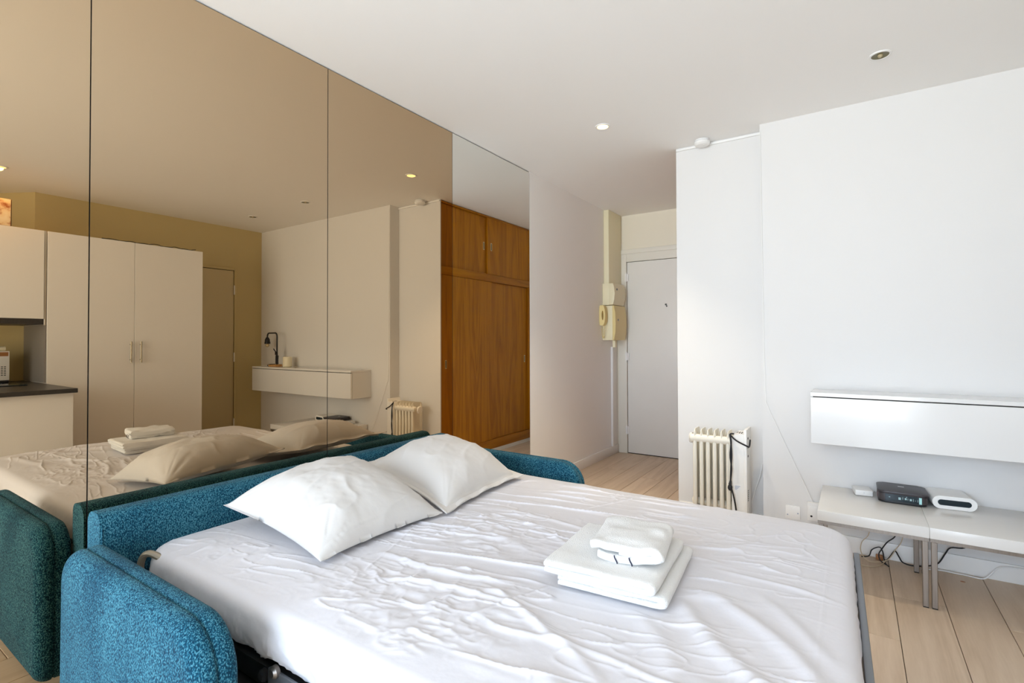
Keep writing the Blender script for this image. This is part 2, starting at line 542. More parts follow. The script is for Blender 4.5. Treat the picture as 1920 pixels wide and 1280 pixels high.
# ------------------------------------------------------------------ entrance door
bm = new_bm()
F0, F1, FZ = .116, 1.000, 2.066
box(bm, .014, F0 - .004, D3 - .022, D3 + .002, 0.0, 2.165, .003)
box(bm, F0 - .004, 1.03, D3 - .022, D3 + .002, FZ + .004, 2.165, .003)
box(bm, F1 + .004, 1.06, D3 - .022, D3 + .002, 0.0, FZ + .004, .003)
box(bm, .014, 1.06, D3 - .030, D3 - .0, 2.155, 2.205, .004)
d1 = struct('door_1', bm, M['door_cream'])
bm = new_bm(); box(bm, F0, F1, D3 - .008, D3 + .035, .008, FZ, .003)
dp = finish('door_panel', bm, M['door'], d1)
bm = new_bm()
cyl(bm, (.537, D3 - .016, 1.592), (.537, D3 - .007, 1.592), .009, .011, 14)
cyl(bm, (.545, D3 - .015, 1.575), (.545, D3 - .007, 1.575), .007, .008, 14)
finish('peephole', bm, M['black'], dp)
for z in (1.90, 1.045, .25):
    bm = new_bm(); cyl(bm, (F0 - .004, D3 - .026, z - .045), (F0 - .004, D3 - .026, z + .045), .007, seg=10)
    ball(bm, (F0 - .004, D3 - .026, z + .048), .007, u=8, v=6)
    box(bm, F0 - .02, F0 + .02, D3 - .0235, D3 - .021, z - .04, z + .04)
    finish('hinge', bm, M['trim'], d1)
bm = new_bm(); box(bm, .05, 1.07, D3 + .036, D3 + .11, .0, 2.12)  # unseen board added behind the door to block daylight leaks
finish('door_light_block', bm, M['dark_gap'], d1)
bm = new_bm(); box(bm, F0, F1, D3 - .006, D3 + .03, .0, .007)
finish('threshold', bm, M['dark_gap'], d1)

# ------------------------------------------------------------------ inner door on the right wall, next to the wardrobe
bm = new_bm()
box(bm, W - .014, W + .002, 3.186, 3.215, 0, 2.095, .003)
box(bm, W - .014, W + .002, 2.40, 3.186, 2.068, 2.095, .003)
box(bm, W - .014, W + .002, 2.39, 2.415, 0, 2.068, .003)
d2 = struct('door_2', bm, M['wall_yellow'])
bm = new_bm(); box(bm, W - .006, W + .034, 2.419, 3.180, .008, 2.062, .002)
finish('door_panel', bm, M['door_yellow'], d2)
for z in (1.83, 1.03, .25):
    bm = new_bm(); cyl(bm, (W - .017, 3.183, z - .05), (W - .017, 3.183, z + .05), .007, seg=10)
    ball(bm, (W - .017, 3.183, z + .053), .007, u=8, v=6)
    finish('hinge', bm, M['trim'], d2)
bm = new_bm(); box(bm, W + .0345, W + .05, 2.39, 3.20, .0, 2.075)  # added unseen board, keeps outside light out of the door gaps
finish('door_light_block', bm, M['dark_gap'], d2)

# ------------------------------------------------------------------ mirror panels along the left wall
names = [
    ('tall bronze tinted mirror panel at the left edge of the picture, mirroring the kitchen worktop', True),
    ('wide bronze tinted mirror panel mirroring the tall wardrobe and black desk lamp', True),
    ('bronze tinted mirror panel mirroring the lit ceiling spot and the oil heater', True),
    ('clear untinted mirror panel mirroring the oak closet, next to the corridor', False)]
for (ya, yb), (lab, tint) in zip(zip(SEAM[1:-1], SEAM[2:]), names):
    t = thing('wall_mirror', lab, 'mirror', (0, (ya + yb) / 2, 0), 'full height mirror panels')
    bm = new_bm(); box(bm, -.006, 0.0, ya + .0018, yb - .0018, .012, H - .006)
    mg = finish('mirror_glass', bm, M['mirror_bronze'] if tint else M['mirror_clear'], t, sharp=10)
    mg.data.materials.append(M['dark_gap'])          # unpolished edges
    for p in mg.data.polygons:
        if p.normal.x < .5:
            p.material_index = 1
    bm = new_bm(); box(bm, -.0115, -.0065, ya + .0003, yb - .0003, .010, H - .0012)
    finish('backing_board', bm, M['dark_gap'], t)

# ------------------------------------------------------------------ built-in oak closet facing the corridor
cl = thing('closet', 'built-in orange oak closet with sliding doors, seen in the clear mirror', 'closet', (W1, 4.46, 0))
CX = W1 + .004
Y0, Y1 = D2 + .014, 5.285
bm = new_bm()
box(bm, CX + .045, CX + .60, Y0, Y1, .06, H - .01)
finish('carcass', bm, M['oak'], cl)
bm = new_bm()
box(bm, CX, CX + .04, Y1 - .032, Y1, .145, H - .008, .002)
finish('side_post', bm, M['oak'], cl)
bm = new_bm(); box(bm, CX - .002, CX + .043, Y0, Y1, 1.862, 1.943, .003)
finish('middle_rail', bm, M['oak_rail'], cl)
bm = new_bm(); box(bm, CX - .004, CX + .043, Y0, Y1, .045, .142, .003)
finish('bottom_rail', bm, M['oak_rail'], cl)
bm = new_bm(); box(bm, CX + .002, CX + .043, Y0, Y1 - .033, H - .022, H - .006, .002)
finish('top_rail', bm, M['oak_rail'], cl)
bm = new_bm(); box(bm, CX + .004, CX + .05, Y0, Y1, 0.0, .044, .002)
finish('plinth', bm, M['trim'], cl)
def recess_pull(door, y, z, x):
    bm = new_bm()
    box(bm, x - .003, x + .001, y - .011, y - .007, z - .042, z + .042)
    box(bm, x - .003, x + .001, y + .007, y + .011, z - .042, z + .042)
    box(bm, x - .003, x + .001, y - .007, y + .007, z + .036, z + .042)
    box(bm, x - .003, x + .001, y - .007, y + .007, z - .042, z - .036)
    finish('pull_rim', bm, M['pull'], door)
    bm = new_bm(); box(bm, x - .001, x + .0005, y - .007, y + .007, z - .036, z + .036)
    finish('pull_recess', bm, M['dark_gap'], door)
def cdoor(y0, y1, z0, z1, front, pulls):
    x = CX + (.004 if front else .0245)
    bm = new_bm(); box(bm, x, x + .018, y0, y1, z0, z1, .0015, 1)
    d = finish('sliding_door', bm, M['oak'], cl)
    for y, z in pulls:
        recess_pull(d, y, z, x)
cdoor(Y0 + .004, 4.440, 1.945, H - .023, False, [(4.375, 2.244)])
cdoor(4.418, Y1 - .034, 1.945, H - .023, True, [(4.484, 2.244)])
cdoor(Y0 + .004, 4.508, .144, 1.860, True, [(3.735, .992)])
cdoor(4.480, Y1 - .034, .144, 1.860, False, [(5.185, 1.004)])

# ------------------------------------------------------------------ duct, meter box and intercom at the corridor end
bm = new_bm(); box(bm, 0.0, .056, 4.93, D3 - .024, 1.81, H - .002, .002)
tag(finish('wall_duct', bm, M['cream_plastic']), 'square cream cable duct running from the ceiling down to the meter box', 'duct')
t = thing('meter_box', 'cream plastic box below the square duct, above the larger intercom box', 'box', (.07, 5.02, 1.58))
bm = new_bm(); box(bm, .001, .075, 4.89, 5.17, 1.583, 1.808, .003)
finish('case', bm, M['cream_plastic'], t)
bm = new_bm(); prism(bm, [(.077, 1.585), (.118, 1.585), (.134, 1.64), (.138, 1.70), (.132, 1.76), (.122, 1.806), (.077, 1.806)], 'Y', 4.884, 5.175, .004)
lid = finish('cover', bm, M['cream_plastic'], t)
bm = new_bm(); lathe(bm, (.1375, 4.95, 1.745), [(0, -.004), (.011, -.004), (.011, .002), (.007, .0035), (0, .0035)], 14, 'X')
finish('knob', bm, M['greymetal'], lid)
t = thing('intercom_box', 'ivory intercom box on the corridor wall beside the telephone handset', 'intercom', (.07, 5.02, 1.22))
bm = new_bm(); box(bm, .001, .112, 4.885, 5.17, 1.222, 1.577, .004)
finish('case', bm, M['cream_plastic'], t)
bm = new_bm(); prism(bm, [(.1125, 1.222), (.132, 1.222), (.144, 1.30), (.148, 1.40), (.144, 1.50), (.132, 1.577), (.1125, 1.577)], 'Y', 4.880, 5.175, .004)
lid = finish('cover', bm, M['yellow_plastic'], t)
bm = new_bm(); lathe(bm, (.147, 4.95, 1.43), [(0, -.004), (.011, -.004), (.011, .002), (.007, .0035), (0, .0035)], 14, 'X')
finish('knob', bm, M['greymetal'], lid)
bm = new_bm(); box(bm, .085, .112, 4.95, 5.0, 1.148, 1.221, .002)
finish('cable_sleeve', bm, M['cream_plastic'], t)
# handset: C-shaped profile
t = thing('telephone_handset', 'pale yellow intercom telephone handset with coiled cord, hung on the corridor wall', 'telephone', (0.02, 4.83, 1.22))
bm = new_bm()
outer = [(.002, 1.372), (.03, 1.372), (.048, 1.395), (.058, 1.43), (.062, 1.475), (.058, 1.52), (.048, 1.555), (.03, 1.578), (.002, 1.578)]
prism(bm, [(x, z) for x, z in outer if True], 'Y', 4.80, 4.812, .003)
inner = [(.026, 1.43), (.034, 1.445), (.037, 1.475), (.034, 1.505), (.026, 1.52)]
# a ring (grip) built from the outer and inner outlines
def ring_prism(bm, out, inn, a, b):
    n = len(out)
    vo = [[bm.verts.new((x, y, z)) for x, z in out] for y in (a, b)]
    vi = [[bm.verts.new((x, y, z)) for x, z in inn] for y in (a, b)]
    for k in range(n):
        k2 = (k + 1) % n
        bm.faces.new((vo[0][k], vo[0][k2], vi[0][k2], vi[0][k])); bm.faces.new((vo[1][k], vi[1][k], vi[1][k2], vo[1][k2]))
        bm.faces.new((vo[0][k], vo[1][k], vo[1][k2], vo[0][k2])); bm.faces.new((vi[0][k], vi[0][k2], vi[1][k2], vi[1][k]))
bm.free(); bm = new_bm()
oo, ii = [], []
for k in range(28):
    a = 2 * math.pi * k / 28
    ca, sa = math.cos(a), math.sin(a)
    ox = .034 + (.034 if ca > 0 else .031) * (abs(ca) ** (.9 if ca > 0 else .25)) * (1 if ca > 0 else -1)
    oz = 1.475 + .104 * (abs(sa) ** .8) * (1 if sa > 0 else -1)
    oo.append((ox, oz))
    ii.append((.041 + .010 * ca, 1.475 + .048 * sa))
ring_prism(bm, oo, ii, 4.80, 4.86)
finish('handset', bm, M['yellow_plastic'], t)
bm = new_bm()
pts = []
for k in range(90):
    q = k / 89
    s = math.sin(q * math.pi)
    base = Vector((.018 + .030 * q, 4.83, 1.372 - .115 * s)) if False else Vector((.020 + .028 * (0.5 - 0.5 * math.cos(q * math.pi)), 4.83, 1.37 - .125 * s))
    a = q * 2 * math.pi * 14
    pts.append(base + Vector((.006 * math.cos(a), .006 * math.sin(a), 0)))
tube(bm, pts, .0025, 6)
finish('coiled_cord', bm, M['yellow_plastic'], t)
bm = new_bm(); box(bm, 0.0, .022, 5.10, 5.14, BB + .002, 1.150, .002)
tag(finish('wall_conduit', bm, M['white_plastic']), 'narrow white cable conduit running from the intercom box down to the baseboard', 'conduit')

# ------------------------------------------------------------------ ceiling trunking, smoke detector
bm = new_bm(); box(bm, W1 + .003, WS, D2 - .012, D2, H - .022, H - .008, .002)
struct('trim_1', bm, M['white_plastic'])
t = thing('smoke_detector', 'round white smoke detector on the ceiling above the oil heater', 'smoke detector', (1.315, 3.575, H))
bm = new_bm(); lathe(bm, (1.315, 3.575, H), [(0, -.001), (.045, -.001), (.045, -.012), (.050, -.014), (.050, -.030), (.040, -.040), (.018, -.043), (0, -.043)][::-1], 36)
body = finish('housing', bm, M['white_plastic'], t)
bm = new_bm(); lathe(bm, (1.315, 3.575, H), [(.0452, -.0118), (.0495, -.0125), (.0452, -.0135)], 36)
finish('vent_ring', bm, M['print_grey'], t)
bm = new_bm(); lathe(bm, (1.33, 3.56, H - .0425), [(0, -.003), (.006, -.002), (.006, .001)], 12)
finish('test_button', bm, M['white_plastic'], body)

# ------------------------------------------------------------------ ceiling spots
def ceiling_spot(x, y, lit, lab, power, tint=(1.0, .82, .60), cone=140):
    t = thing('ceiling_spot', lab, 'spotlight', (x, y, H), 'recessed ceiling spotlights')
    bm = new_bm()
    lathe(bm, (x, y, H), [(.047, -.0005), (.046, -.005), (.038, -.006), (.036, -.004), (.036, .0)], 36)
    finish('trim_ring', bm, M['white_plastic'] if not lit else M['white_plastic'], t)
    bm = new_bm()
    lathe(bm, (x, y, H), [(.036, -.004), (.030, -.0025), (0, -.0015)], 28)
    finish('reflector', bm, M['brass'], t)
    bm = new_bm()
    ball(bm, (x, y, H - .004), .035 if lit else .011, 1, 1, .16 if lit else .9, 24, 10)
    finish('bulb', bm, M['bulb_lit'] if lit else M['bulbglass'], t)
    if lit:
        l = bpy.data.lights.new('spot_glow', 'SPOT'); l.energy = power; l.color = tint; l.shadow_soft_size = .02
        l.spot_size = math.radians(cone); l.spot_blend = 1.0
        lo = bpy.data.objects.new('spot_glow', l); COL.objects.link(lo); lo.location = (0, 0, -.012); lo.parent = t
ceiling_spot(.846, 2.991, True, 'lit recessed ceiling spot nearest the corridor and the mirrors', 150, (1.0, .84, .62), 84)
ceiling_spot(2.276, 2.985, False, 'unlit recessed ceiling spot seen directly at the upper right', 0)
ceiling_spot(3.265, 3.011, False, 'unlit recessed ceiling spot near the right wall, seen only in the bronze mirror', 0)
ceiling_spot(3.313, 1.043, True, 'lit warm ceiling spot over the kitchen, mirrored at the left picture edge', 16, (1.0, .55, .10), 168)

# ================================================================== SOFA BED
sofa = thing('sofa_bed', 'teal blue woven sofa bed pulled open in front of the mirror wall', 'sofa bed', (1.0, 1.5, 0))
def cushion_slab(bm, x0, x1, y0, y1, z0, z1, r, seg=6, puff=0.0, cuts=0):
    b2 = bmesh.new()
    bmesh.ops.create_cube(b2, size=1.0)
    for v in b2.verts:
        v.co = Vector((x0 + (v.co.x + .5) * (x1 - x0), y0 + (v.co.y + .5) * (y1 - y0), z0 + (v.co.z + .5) * (z1 - z0)))
    return b2
# backrest
bm = new_bm()
prism(bm, rrect(.018, .125, .10, .660, [.034, .046, .02, .02], 10), 'Y', .628, 2.335, .009, 3)
back = finish('backrest', bm, M['blue'], sofa, sharp=60)
bm = new_bm()
zz = [(.1235, .6345, .12 + .49 * k / 12) for k in range(13)] + [(.114, .6345, .638), (.095, .6345, .655), (.065, .6345, .659)]
tube(bm, zz, .0040, 8)
finish('piping', bm, M['blue'], back)
# armrests: a slab with a domed outer cushion
def arm(y_out, y_in, name='armrest'):
    s = 1 if y_in > y_out else -1
    th = abs(y_in - y_out)
    nx, nz = 44, 40
    X0, X1, Z0, Z1, r = .105, .992, .07, .588, .085
    b2 = bmesh.new()
    outline = rrect(X0, X1, Z0, Z1, [.125, .105, .03, .04], 10)
    c = Vector(((X0 + X1) / 2, 0, (Z0 + Z1) / 2))
    # offset profile across the thickness: (inset, y)
    prof = []
    n = 10
    for k in range(n + 1):                       # outer rounded edge
        a = math.pi / 2 * k / n
        prof.append((.045 * (1 - math.sin(a)), y_out + s * .040 * (1 - math.cos(a))))
    prof += [(.0005, y_out + s * .044), (.006, y_out + s * .049), (.001, y_out + s * .054)]
    for k in range(n + 1):                       # inner edge, tighter
        a = math.pi / 2 * k / n
        prof.append((.022 * (1 - math.cos(a)), y_in - s * .022 * (1 - math.sin(a))))
    prof = prof
    def off(p, d):
        # move the outline point inwards by d (rounded rectangle shrink)
        x = min(max(p[0], X0 + .13), X1 - .13); z = min(max(p[1], Z0 + .13), Z1 - .13)
        v = Vector((p[0] - x, p[1] - z)); L = v.length
        f = max(L - d, 0) / L if L > 1e-6 else 0
        return x + v.x * f, z + v.y * f
    rings = []
    for d, y in prof:
        rings.append([b2.verts.new((off(p, d)[0], y, off(p, d)[1])) for p in outline])
    m = len(outline)
    for a in range(len(rings) - 1):
        for k in range(m):
            b2.faces.new((rings[a][k], rings[a][(k + 1) % m], rings[a + 1][(k + 1) % m], rings[a + 1][k]))
    # outer face: domed with shrinking rings
    prev = rings[0]
    for q, bul in ((.75, .007), (.45, .012), (.2, .014)):
        cur = []
        for p in outline:
            ox, oz = off(p, .045)
            cur.append(b2.verts.new((c.x + (ox - c.x) * q, y_out - s * bul, c.z + (oz - c.z) * q)))
        for k in range(m):
            b2.faces.new((cur[k], cur[(k + 1) % m], prev[(k + 1) % m], prev[k]))
        prev = cur
    b2.faces.new(prev)
    b2.faces.new(rings[-1])
    a_ = finish(name, b2, M['blue'], sofa, sharp=70)
    return a_
arm(.528, .625)
arm(2.438, 2.341)
# base under the seat, frame rails, feet
bm = new_bm(); box(bm, .16, .98, .715, 2.31, .08, .30, .02, 3)
finish('seat_base', bm, M['blackmetal'], sofa)
bm = new_bm()
box(bm, .20, 2.12, 2.222, 2.248, .315, .372, .004)
finish('bed_frame', bm, M['blackmetal'], sofa)
bm = new_bm()
box(bm, .20, 2.12, .752, .778, .315, .372, .004)
fr = finish('bed_frame', bm, M['blackmetal'], sofa)
bm = new_bm(); box(bm, -.009, .009, -.70, .70, .36, .464, .004, 2, Matrix.Translation((2.176, 1.49, 0)) @ Matrix.Rotation(.028, 4, 'Z'))
finish('foot_rail', bm, M['greymetal'], sofa)
bm = new_bm(); box(bm, .90, 2.12, .742, .7515, .335, .384, .002)
finish('side_rail', bm, M['greymetal'], sofa)
for xx in (.935, .885):
    bm = new_bm(); lathe(bm, (xx, .742, .386 if xx > .9 else .36), [(0, -.012), (.010, -.012), (.016, -.006), (.016, .004)], 18, 'Y')
    finish('bolt', bm, M['steel'] if xx > .9 else M['blackmetal'], fr)
bm = new_bm(); tube(bm, [(.26, .722, .40), (.205, .722, .425), (.18, .722, .47), (.195, .726, .510), (.225, .738, .52), (.27, .76, .50)], .011, 10, 5)
finish('hinge_tube', bm, M['tube'], sofa)
for yy in (.95, 2.05):
    bm = new_bm(); tube(bm, [(1.98, yy, .34), (2.0, yy, .10), (2.0, yy, .012)], .014, 10)
    cyl(bm, (2.0, yy, 0), (2.0, yy, .02), .02, seg=14)
    finish('bed_leg', bm, M['greymetal'], sofa)
for (xx, yy) in ((.22, .80), (.22, 2.22), (.92, .80), (.92, 2.22)):
    bm = new_bm(); cyl(bm, (xx, yy, 0), (xx, yy, .085), .018, .022, 14)
    finish('foot', bm, M['blackmetal'], sofa)
bm = new_bm(); box(bm, .19, 2.11, .765, 2.235, .376, .515, .04, 4)
finish('mattress', bm, M['sheet'], sofa)

# ------------------------------------------------------------------ fitted sheet
def build_sheet():
    X0, X1, Y0s, Y1s = .132, 2.142, .735, 2.262
    r, re = .085, .045
    zt = .538
    hx, hy = (X1 - X0) / 2 - re, (Y1s - Y0s) / 2 - re
    cx, cy = (X0 + X1) / 2, (Y0s + Y1s) / 2
    nx, ny = 560, 430
    a = np.linspace(-1, 1, nx)[:, None] * np.ones((1, ny)); b = np.ones((nx, 1)) * np.linspace(-1, 1, ny)[None, :]
    px, py = a * hx, b * hy
    rr = .07
    i = np.clip((np.abs(px) - (hx - rr)) / rr, 0, 1); j = np.clip((np.abs(py) - (hy - rr)) / rr, 0, 1)
    both = (i > 0) & (j > 0)
    ii = np.where(both, i * np.sqrt(1 - j * j / 2), i); jj = np.where(both, j * np.sqrt(1 - i * i / 2), j)
    px = np.where(i > 0, np.sign(px) * (hx - rr + ii * rr), px); py = np.where(j > 0, np.sign(py) * (hy - rr + jj * rr), py)
    X, Y = px + cx, py + cy
    X = X + .028 * (2.2 - Y) * (X / 2.142) ** 3
    # --- wrinkles
    wx = X + .05 * (fbm(X * 3, Y * 3, 2) - .5); wy = Y + .06 * (fbm(X * 2.5, Y * 2.5, 9) - .5)
    sk = wy - .18 * wx
    m1 = sstep(.44, .66, fbm(X * 2.2, Y * 3.0, 21))
    # taut sharp pulls that run from head to foot, in clusters
    z = .0080 * ridged(wx * 1.9, sk * 14, 1, 14) * (.12 + m1)
    z += .0055 * ridged(wx * 4.2, sk * 24, 4, 12) * sstep(.46, .62, fbm(X * 3, Y * 4, 33))
    z += .0045 * ridged((wx + .5 * wy) * 9, (wy - .6 * wx) * 24, 6, 7) * sstep(.50, .64, fbm(X * 3.4, Y * 3.4, 37))
    # crumpled zones: near side, centre and head corner
    cz = np.exp(-(((X - 1.20) / .30) ** 2 + ((Y - .97) / .15) ** 2)) + .60 * np.exp(-(((X - 1.05) / .24) ** 2 + ((Y - 1.45) / .20) ** 2)) \
        + .5 * np.exp(-(((X - .45) / .15) ** 2 + ((Y - .86) / .08) ** 2))
    cz = np.clip(cz + .9 * (fbm(X * 7, Y * 7, 55) - .5), 0, 1.2) * (cz > .02)
    cr_ = np.abs(vnoise(wx * 15 + wy * 6, wy * 24, 40) - .5) * 2 + .5 * np.abs(vnoise(wx * 34, wy * 46 - wx * 9, 44) - .5) * 2
    z += .0095 * cz * (.8 - cr_)
    z += .0042 * ridged(wx * 12, wy * 18, 46, 9) * sstep(.48, .6, fbm(X * 5, Y * 5, 58)) * .7
    # soft unevenness
    z += .007 * (fbm(X * 3.2, Y * 3.2, 50) - .5)
    def fold(x0, y0, x1, y1, w, h):
        dx, dy = x1 - x0, y1 - y0; L = math.hypot(dx, dy)
        s = ((X - x0) * dx + (Y - y0) * dy) / L; d = ((X - x0) * dy - (Y - y0) * dx) / L
        d = d + .02 * np.sin(s * 9 + x0 * 30)
        ends = sstep(-.08, .06, s) * (1 - sstep(L - .04, L + .12, s))
        return h * np.exp(-(d / w) ** 2) * ends
    for f in ((1.78, 1.345, 2.02, 1.09, .028, .013), (1.87, 1.42, 2.10, 1.16, .026, .012), (1.96, 1.46, 2.13, 1.30, .022, .007),
              (1.70, 1.22, 1.86, 1.02, .03, .008), (1.50, 1.05, 1.72, .95, .018, .006), (1.62, .92, 1.95, .84, .02, .006),
              (1.90, 1.05, 2.1, .92, .022, .008), (1.30, 1.12, 1.60, 1.03, .012, .007), (.93, 1.13, 1.30, 1.18, .011, .009), (1.05, 1.02, 1.42, 1.10, .011, .008), (1.45, 1.00, 1.95, 1.01, .010, .006), (1.05, 1.62, 1.35, 1.52, .012, .004),
              (1.00, 1.72, 1.32, 1.66, .010, .004), (.98, 1.86, 1.4, 1.84, .012, .003), (1.85, 1.62, 2.13, 1.57, .010, .004)):
        z += fold(*f)
    def crease(x0, y0, x1, y1, w=.0045, h=.0022):
        dx, dy = x1 - x0, y1 - y0; L = math.hypot(dx, dy)
        s = ((X - x0) * dx + (Y - y0) * dy) / L; d = ((X - x0) * dy - (Y - y0) * dx) / L
        return h * np.exp(-(d / w) ** 2) * sstep(-.02, .02, s) * (1 - sstep(L - .02, L + .02, s))
    z += crease(.80, 1.40, .94, 1.03) + crease(1.36, .98, 1.47, 1.30) + crease(2.085, .80, 2.085, 2.2, .004, .0018) + crease(1.25, 1.9, 1.42, 2.24)
    edge = np.minimum(np.minimum((1 - np.abs(a)) * hx, (1 - np.abs(b)) * hy) / .05, 1)
    z *= .35 + .65 * edge
    flat = sstep(1.38, 1.44, X) * (1 - sstep(1.74, 1.80, X)) * sstep(1.20, 1.26, Y) * (1 - sstep(1.60, 1.66, Y))
    flat = np.maximum(flat, (1 - sstep(.72, .82, X)) * sstep(.93, 1.0, Y) * (1 - sstep(2.06, 2.14, Y)))
    z = z * (1 - .9 * flat)
    # gentle crown of the mattress
    z += -.010 * (1 - np.minimum(np.minimum((1 - np.abs(a)) * hx, (1 - np.abs(b)) * hy) / .16, 1)) ** 2
    Z = zt + z
    verts = np.stack([X, Y, Z], -1).reshape(-1, 3)
    idx = np.arange(nx * ny).reshape(nx, ny)
    faces = np.stack([idx[:-1, :-1], idx[1:, :-1], idx[1:, 1:], idx[:-1, 1:]], -1).reshape(-1, 4)
    # border loop
    loop = np.concatenate([idx[:-1, 0], idx[-1, :-1], idx[:0:-1, -1], idx[0, :0:-1]])
    P = verts[loop]
    # outward normals in plan
    nxt, prv = np.roll(P, -1, 0), np.roll(P, 1, 0)
    T = nxt - prv; Nn = np.stack([T[:, 1], -T[:, 0]], -1); Nn /= np.linalg.norm(Nn, axis=1)[:, None]
    for _ in range(6):
        Nn = (Nn + np.roll(Nn, 1, 0) + np.roll(Nn, -1, 0)); Nn /= np.linalg.norm(Nn, axis=1)[:, None]
    arc = np.concatenate([[0], np.cumsum(np.linalg.norm(np.diff(P[:, :2], axis=0), axis=1))])
    prof = []
    for k in range(1, 9):
        q = math.pi / 2 * k / 8
        prof.append((re * math.sin(q), -re * (1 - math.cos(q))))
    for zz_, o_ in ((-.060, .047), (-.075, .048), (-.090, .047), (-.105, .044), (-.118, .038), (-.130, .030), (-.142, .020), (-.152, .012), (-.158, .004)):
        prof.append((o_, zz_))
    V = [verts]; F = [faces]; base = len(verts); prev = loop
    near = np.clip((.95 - P[:, 1]) / .2, 0, 1)
    hem = .016 * (vnoise(arc * 5, arc * 0, 61) - .5) + .012 * (vnoise(arc * 14, arc * 0, 62) - .5)
    for kk, (o_, dz) in enumerate(prof):
        g = min(1, -dz / .16)
        w = (.010 * (vnoise(arc * 16 + g * 3.0, arc * 0 + g * 1.3, 70) - .5) + .008 * ridged(arc * 22 - g * 4, arc * 0 + g * 2, 71, 4)) * sstep(.02, .12, -dz)
        Q = np.stack([P[:, 0] + Nn[:, 0] * (o_ + w), P[:, 1] + Nn[:, 1] * (o_ + w), P[:, 2] * (1 - g) + (zt) * g + dz + hem * g ** 2], -1)
        Q[:, 2] = P[:, 2] + dz + hem * g ** 2 + (zt - P[:, 2]) * g
        V.append(Q)
        cur = base + np.arange(len(loop)); base += len(loop)
        F.append(np.stack([prev, cur, np.roll(cur, -1), np.roll(prev, -1)], -1))
        prev = cur
    verts = np.concatenate(V); faces = np.concatenate(F)
    me = bpy.data.meshes.new('fitted_sheet')
    me.from_pydata(verts.tolist(), [], faces.tolist())
    me.polygons.foreach_set('use_smooth', [True] * len(me.polygons))
    me.materials.append(M['sheet'])
    me.update()
    o = bpy.data.objects.new('fitted_sheet', me); COL.objects.link(o)
    return tag(o, 'wrinkled white fitted sheet stretched over the pulled out mattress', 'bed sheet')
build_sheet()

# ------------------------------------------------------------------ pillows
def pillow(corners, h, seed, lab, flange=0.0, lean=Vector((0, 0, 1)), hem_b=None, bottom=.25):
    """corners: near-front, near-back, far-back, far-front"""
    NF, NB, FB, FF = [np.array(c) for c in corners]
    n = 110
    a = np.linspace(-1, 1, n)[:, None] * np.ones((1, n)); b = np.ones((n, 1)) * np.linspace(-1, 1, n)[None, :]
    # pincushion outline
    pa = a * (1 - .075 * (1 - b ** 2) * np.abs(a) ** 2); pb = b * (1 - .085 * (1 - a ** 2) * np.abs(b) ** 2)
    s, t = (pa + 1) / 2, (pb + 1) / 2          # s: back->front, t: near->far
    base = (NB[None, None] * ((1 - s) * (1 - t))[..., None] + NF[None, None] * (s * (1 - t))[..., None]
            + FB[None, None] * ((1 - s) * t)[..., None] + FF[None, None] * (s * t)[..., None])
    f = flange
    ea = np.clip((1 - np.abs(a)) - f, 0, 1) / (1 - f); eb = np.clip((1 - np.abs(b)) - f, 0, 1) / (1 - f)
    pr = (1 - (1 - ea) ** 2.9) ** .68 * (1 - (1 - eb) ** 2.9) ** .68
    up = np.cross(NF - NB, FB - NB); up = up / np.linalg.norm(up)
    if up[2] < 0: up = -up
    th = h * pr
    # wrinkles radiating from the corners, soft dents
    for (ca, cb, k) in ((1, -1, 0), (-1, -1, 1), (-1, 1, 2), (1, 1, 3)):
        da, db = (ca - a), (cb - b)
        rr = np.sqrt(da * da + db * db); an = np.arctan2(np.abs(db), np.abs(da))
        th = th - .009 * ridged(an * 4.5 + seed, rr * .8 + k, seed + k, 4) * np.exp(-(rr / .50) ** 2) * np.minimum(pr * 4, 1) * sstep(.10, .34, rr)
    th = th + .030 * (fbm(a * 1.6, b * 1.6, seed) - .47) * pr + .005 * (ridged(a * 3.1 + b, b * 2.2 - a * .6, seed + 3, 4) - .3) * np.minimum(pr * 2, 1)
    if flange > 0:
        th = th - .006 * np.exp(-(((1 - np.abs(a)) - f) / .018) ** 2) * (np.abs(b) < 1 - f) - .006 * np.exp(-(((1 - np.abs(b)) - f) / .018) ** 2) * (np.abs(a) < 1 - f)
    else:
        th = th - .004 * np.exp(-(((1 - a) - .10) / .010) ** 2)
    topn = base + up[None, None] * th[..., None]
    topn[..., 2] += .006 * np.sin(b * 11 + a * 3 + seed) * (1 - np.minimum(pr * 4, 1))
    bot = base - up[None, None] * (bottom * h * pr + .002)[..., None]
    bot[..., 2] = np.maximum(bot[..., 2] , .536)
    topn[..., 2] = np.maximum(topn[..., 2], .546)
    N_ = n * n
    idx = np.arange(N_).reshape(n, n)
    ft = np.stack([idx[:-1, :-1], idx[1:, :-1], idx[1:, 1:], idx[:-1, 1:]], -1).reshape(-1, 4)
    loop = np.concatenate([idx[:-1, 0], idx[-1, :-1], idx[:0:-1, -1], idx[0, :0:-1]])
    side = np.stack([loop, loop + N_, np.roll(loop, -1) + N_, np.roll(loop, -1)], -1)
    V = np.concatenate([topn.reshape(-1, 3), bot.reshape(-1, 3)])
    Fc = np.concatenate([ft, ft[:, ::-1] + N_, side])
    me = bpy.data.meshes.new('pillow')
    me.from_pydata(V.tolist(), [], Fc.tolist())
    me.polygons.foreach_set('use_smooth', [True] * len(me.polygons))
    me.materials.append(M['pillow'])
    bmx = bmesh.new(); bmx.from_mesh(me); bmesh.ops.recalc_face_normals(bmx, faces=bmx.faces[:]); bmx.to_mesh(me); bmx.free()
    o = bpy.data.objects.new('pillow', me); COL.objects.link(o)
    return tag(o, lab, 'pillow', 'white pillows leaning on the sofa back')
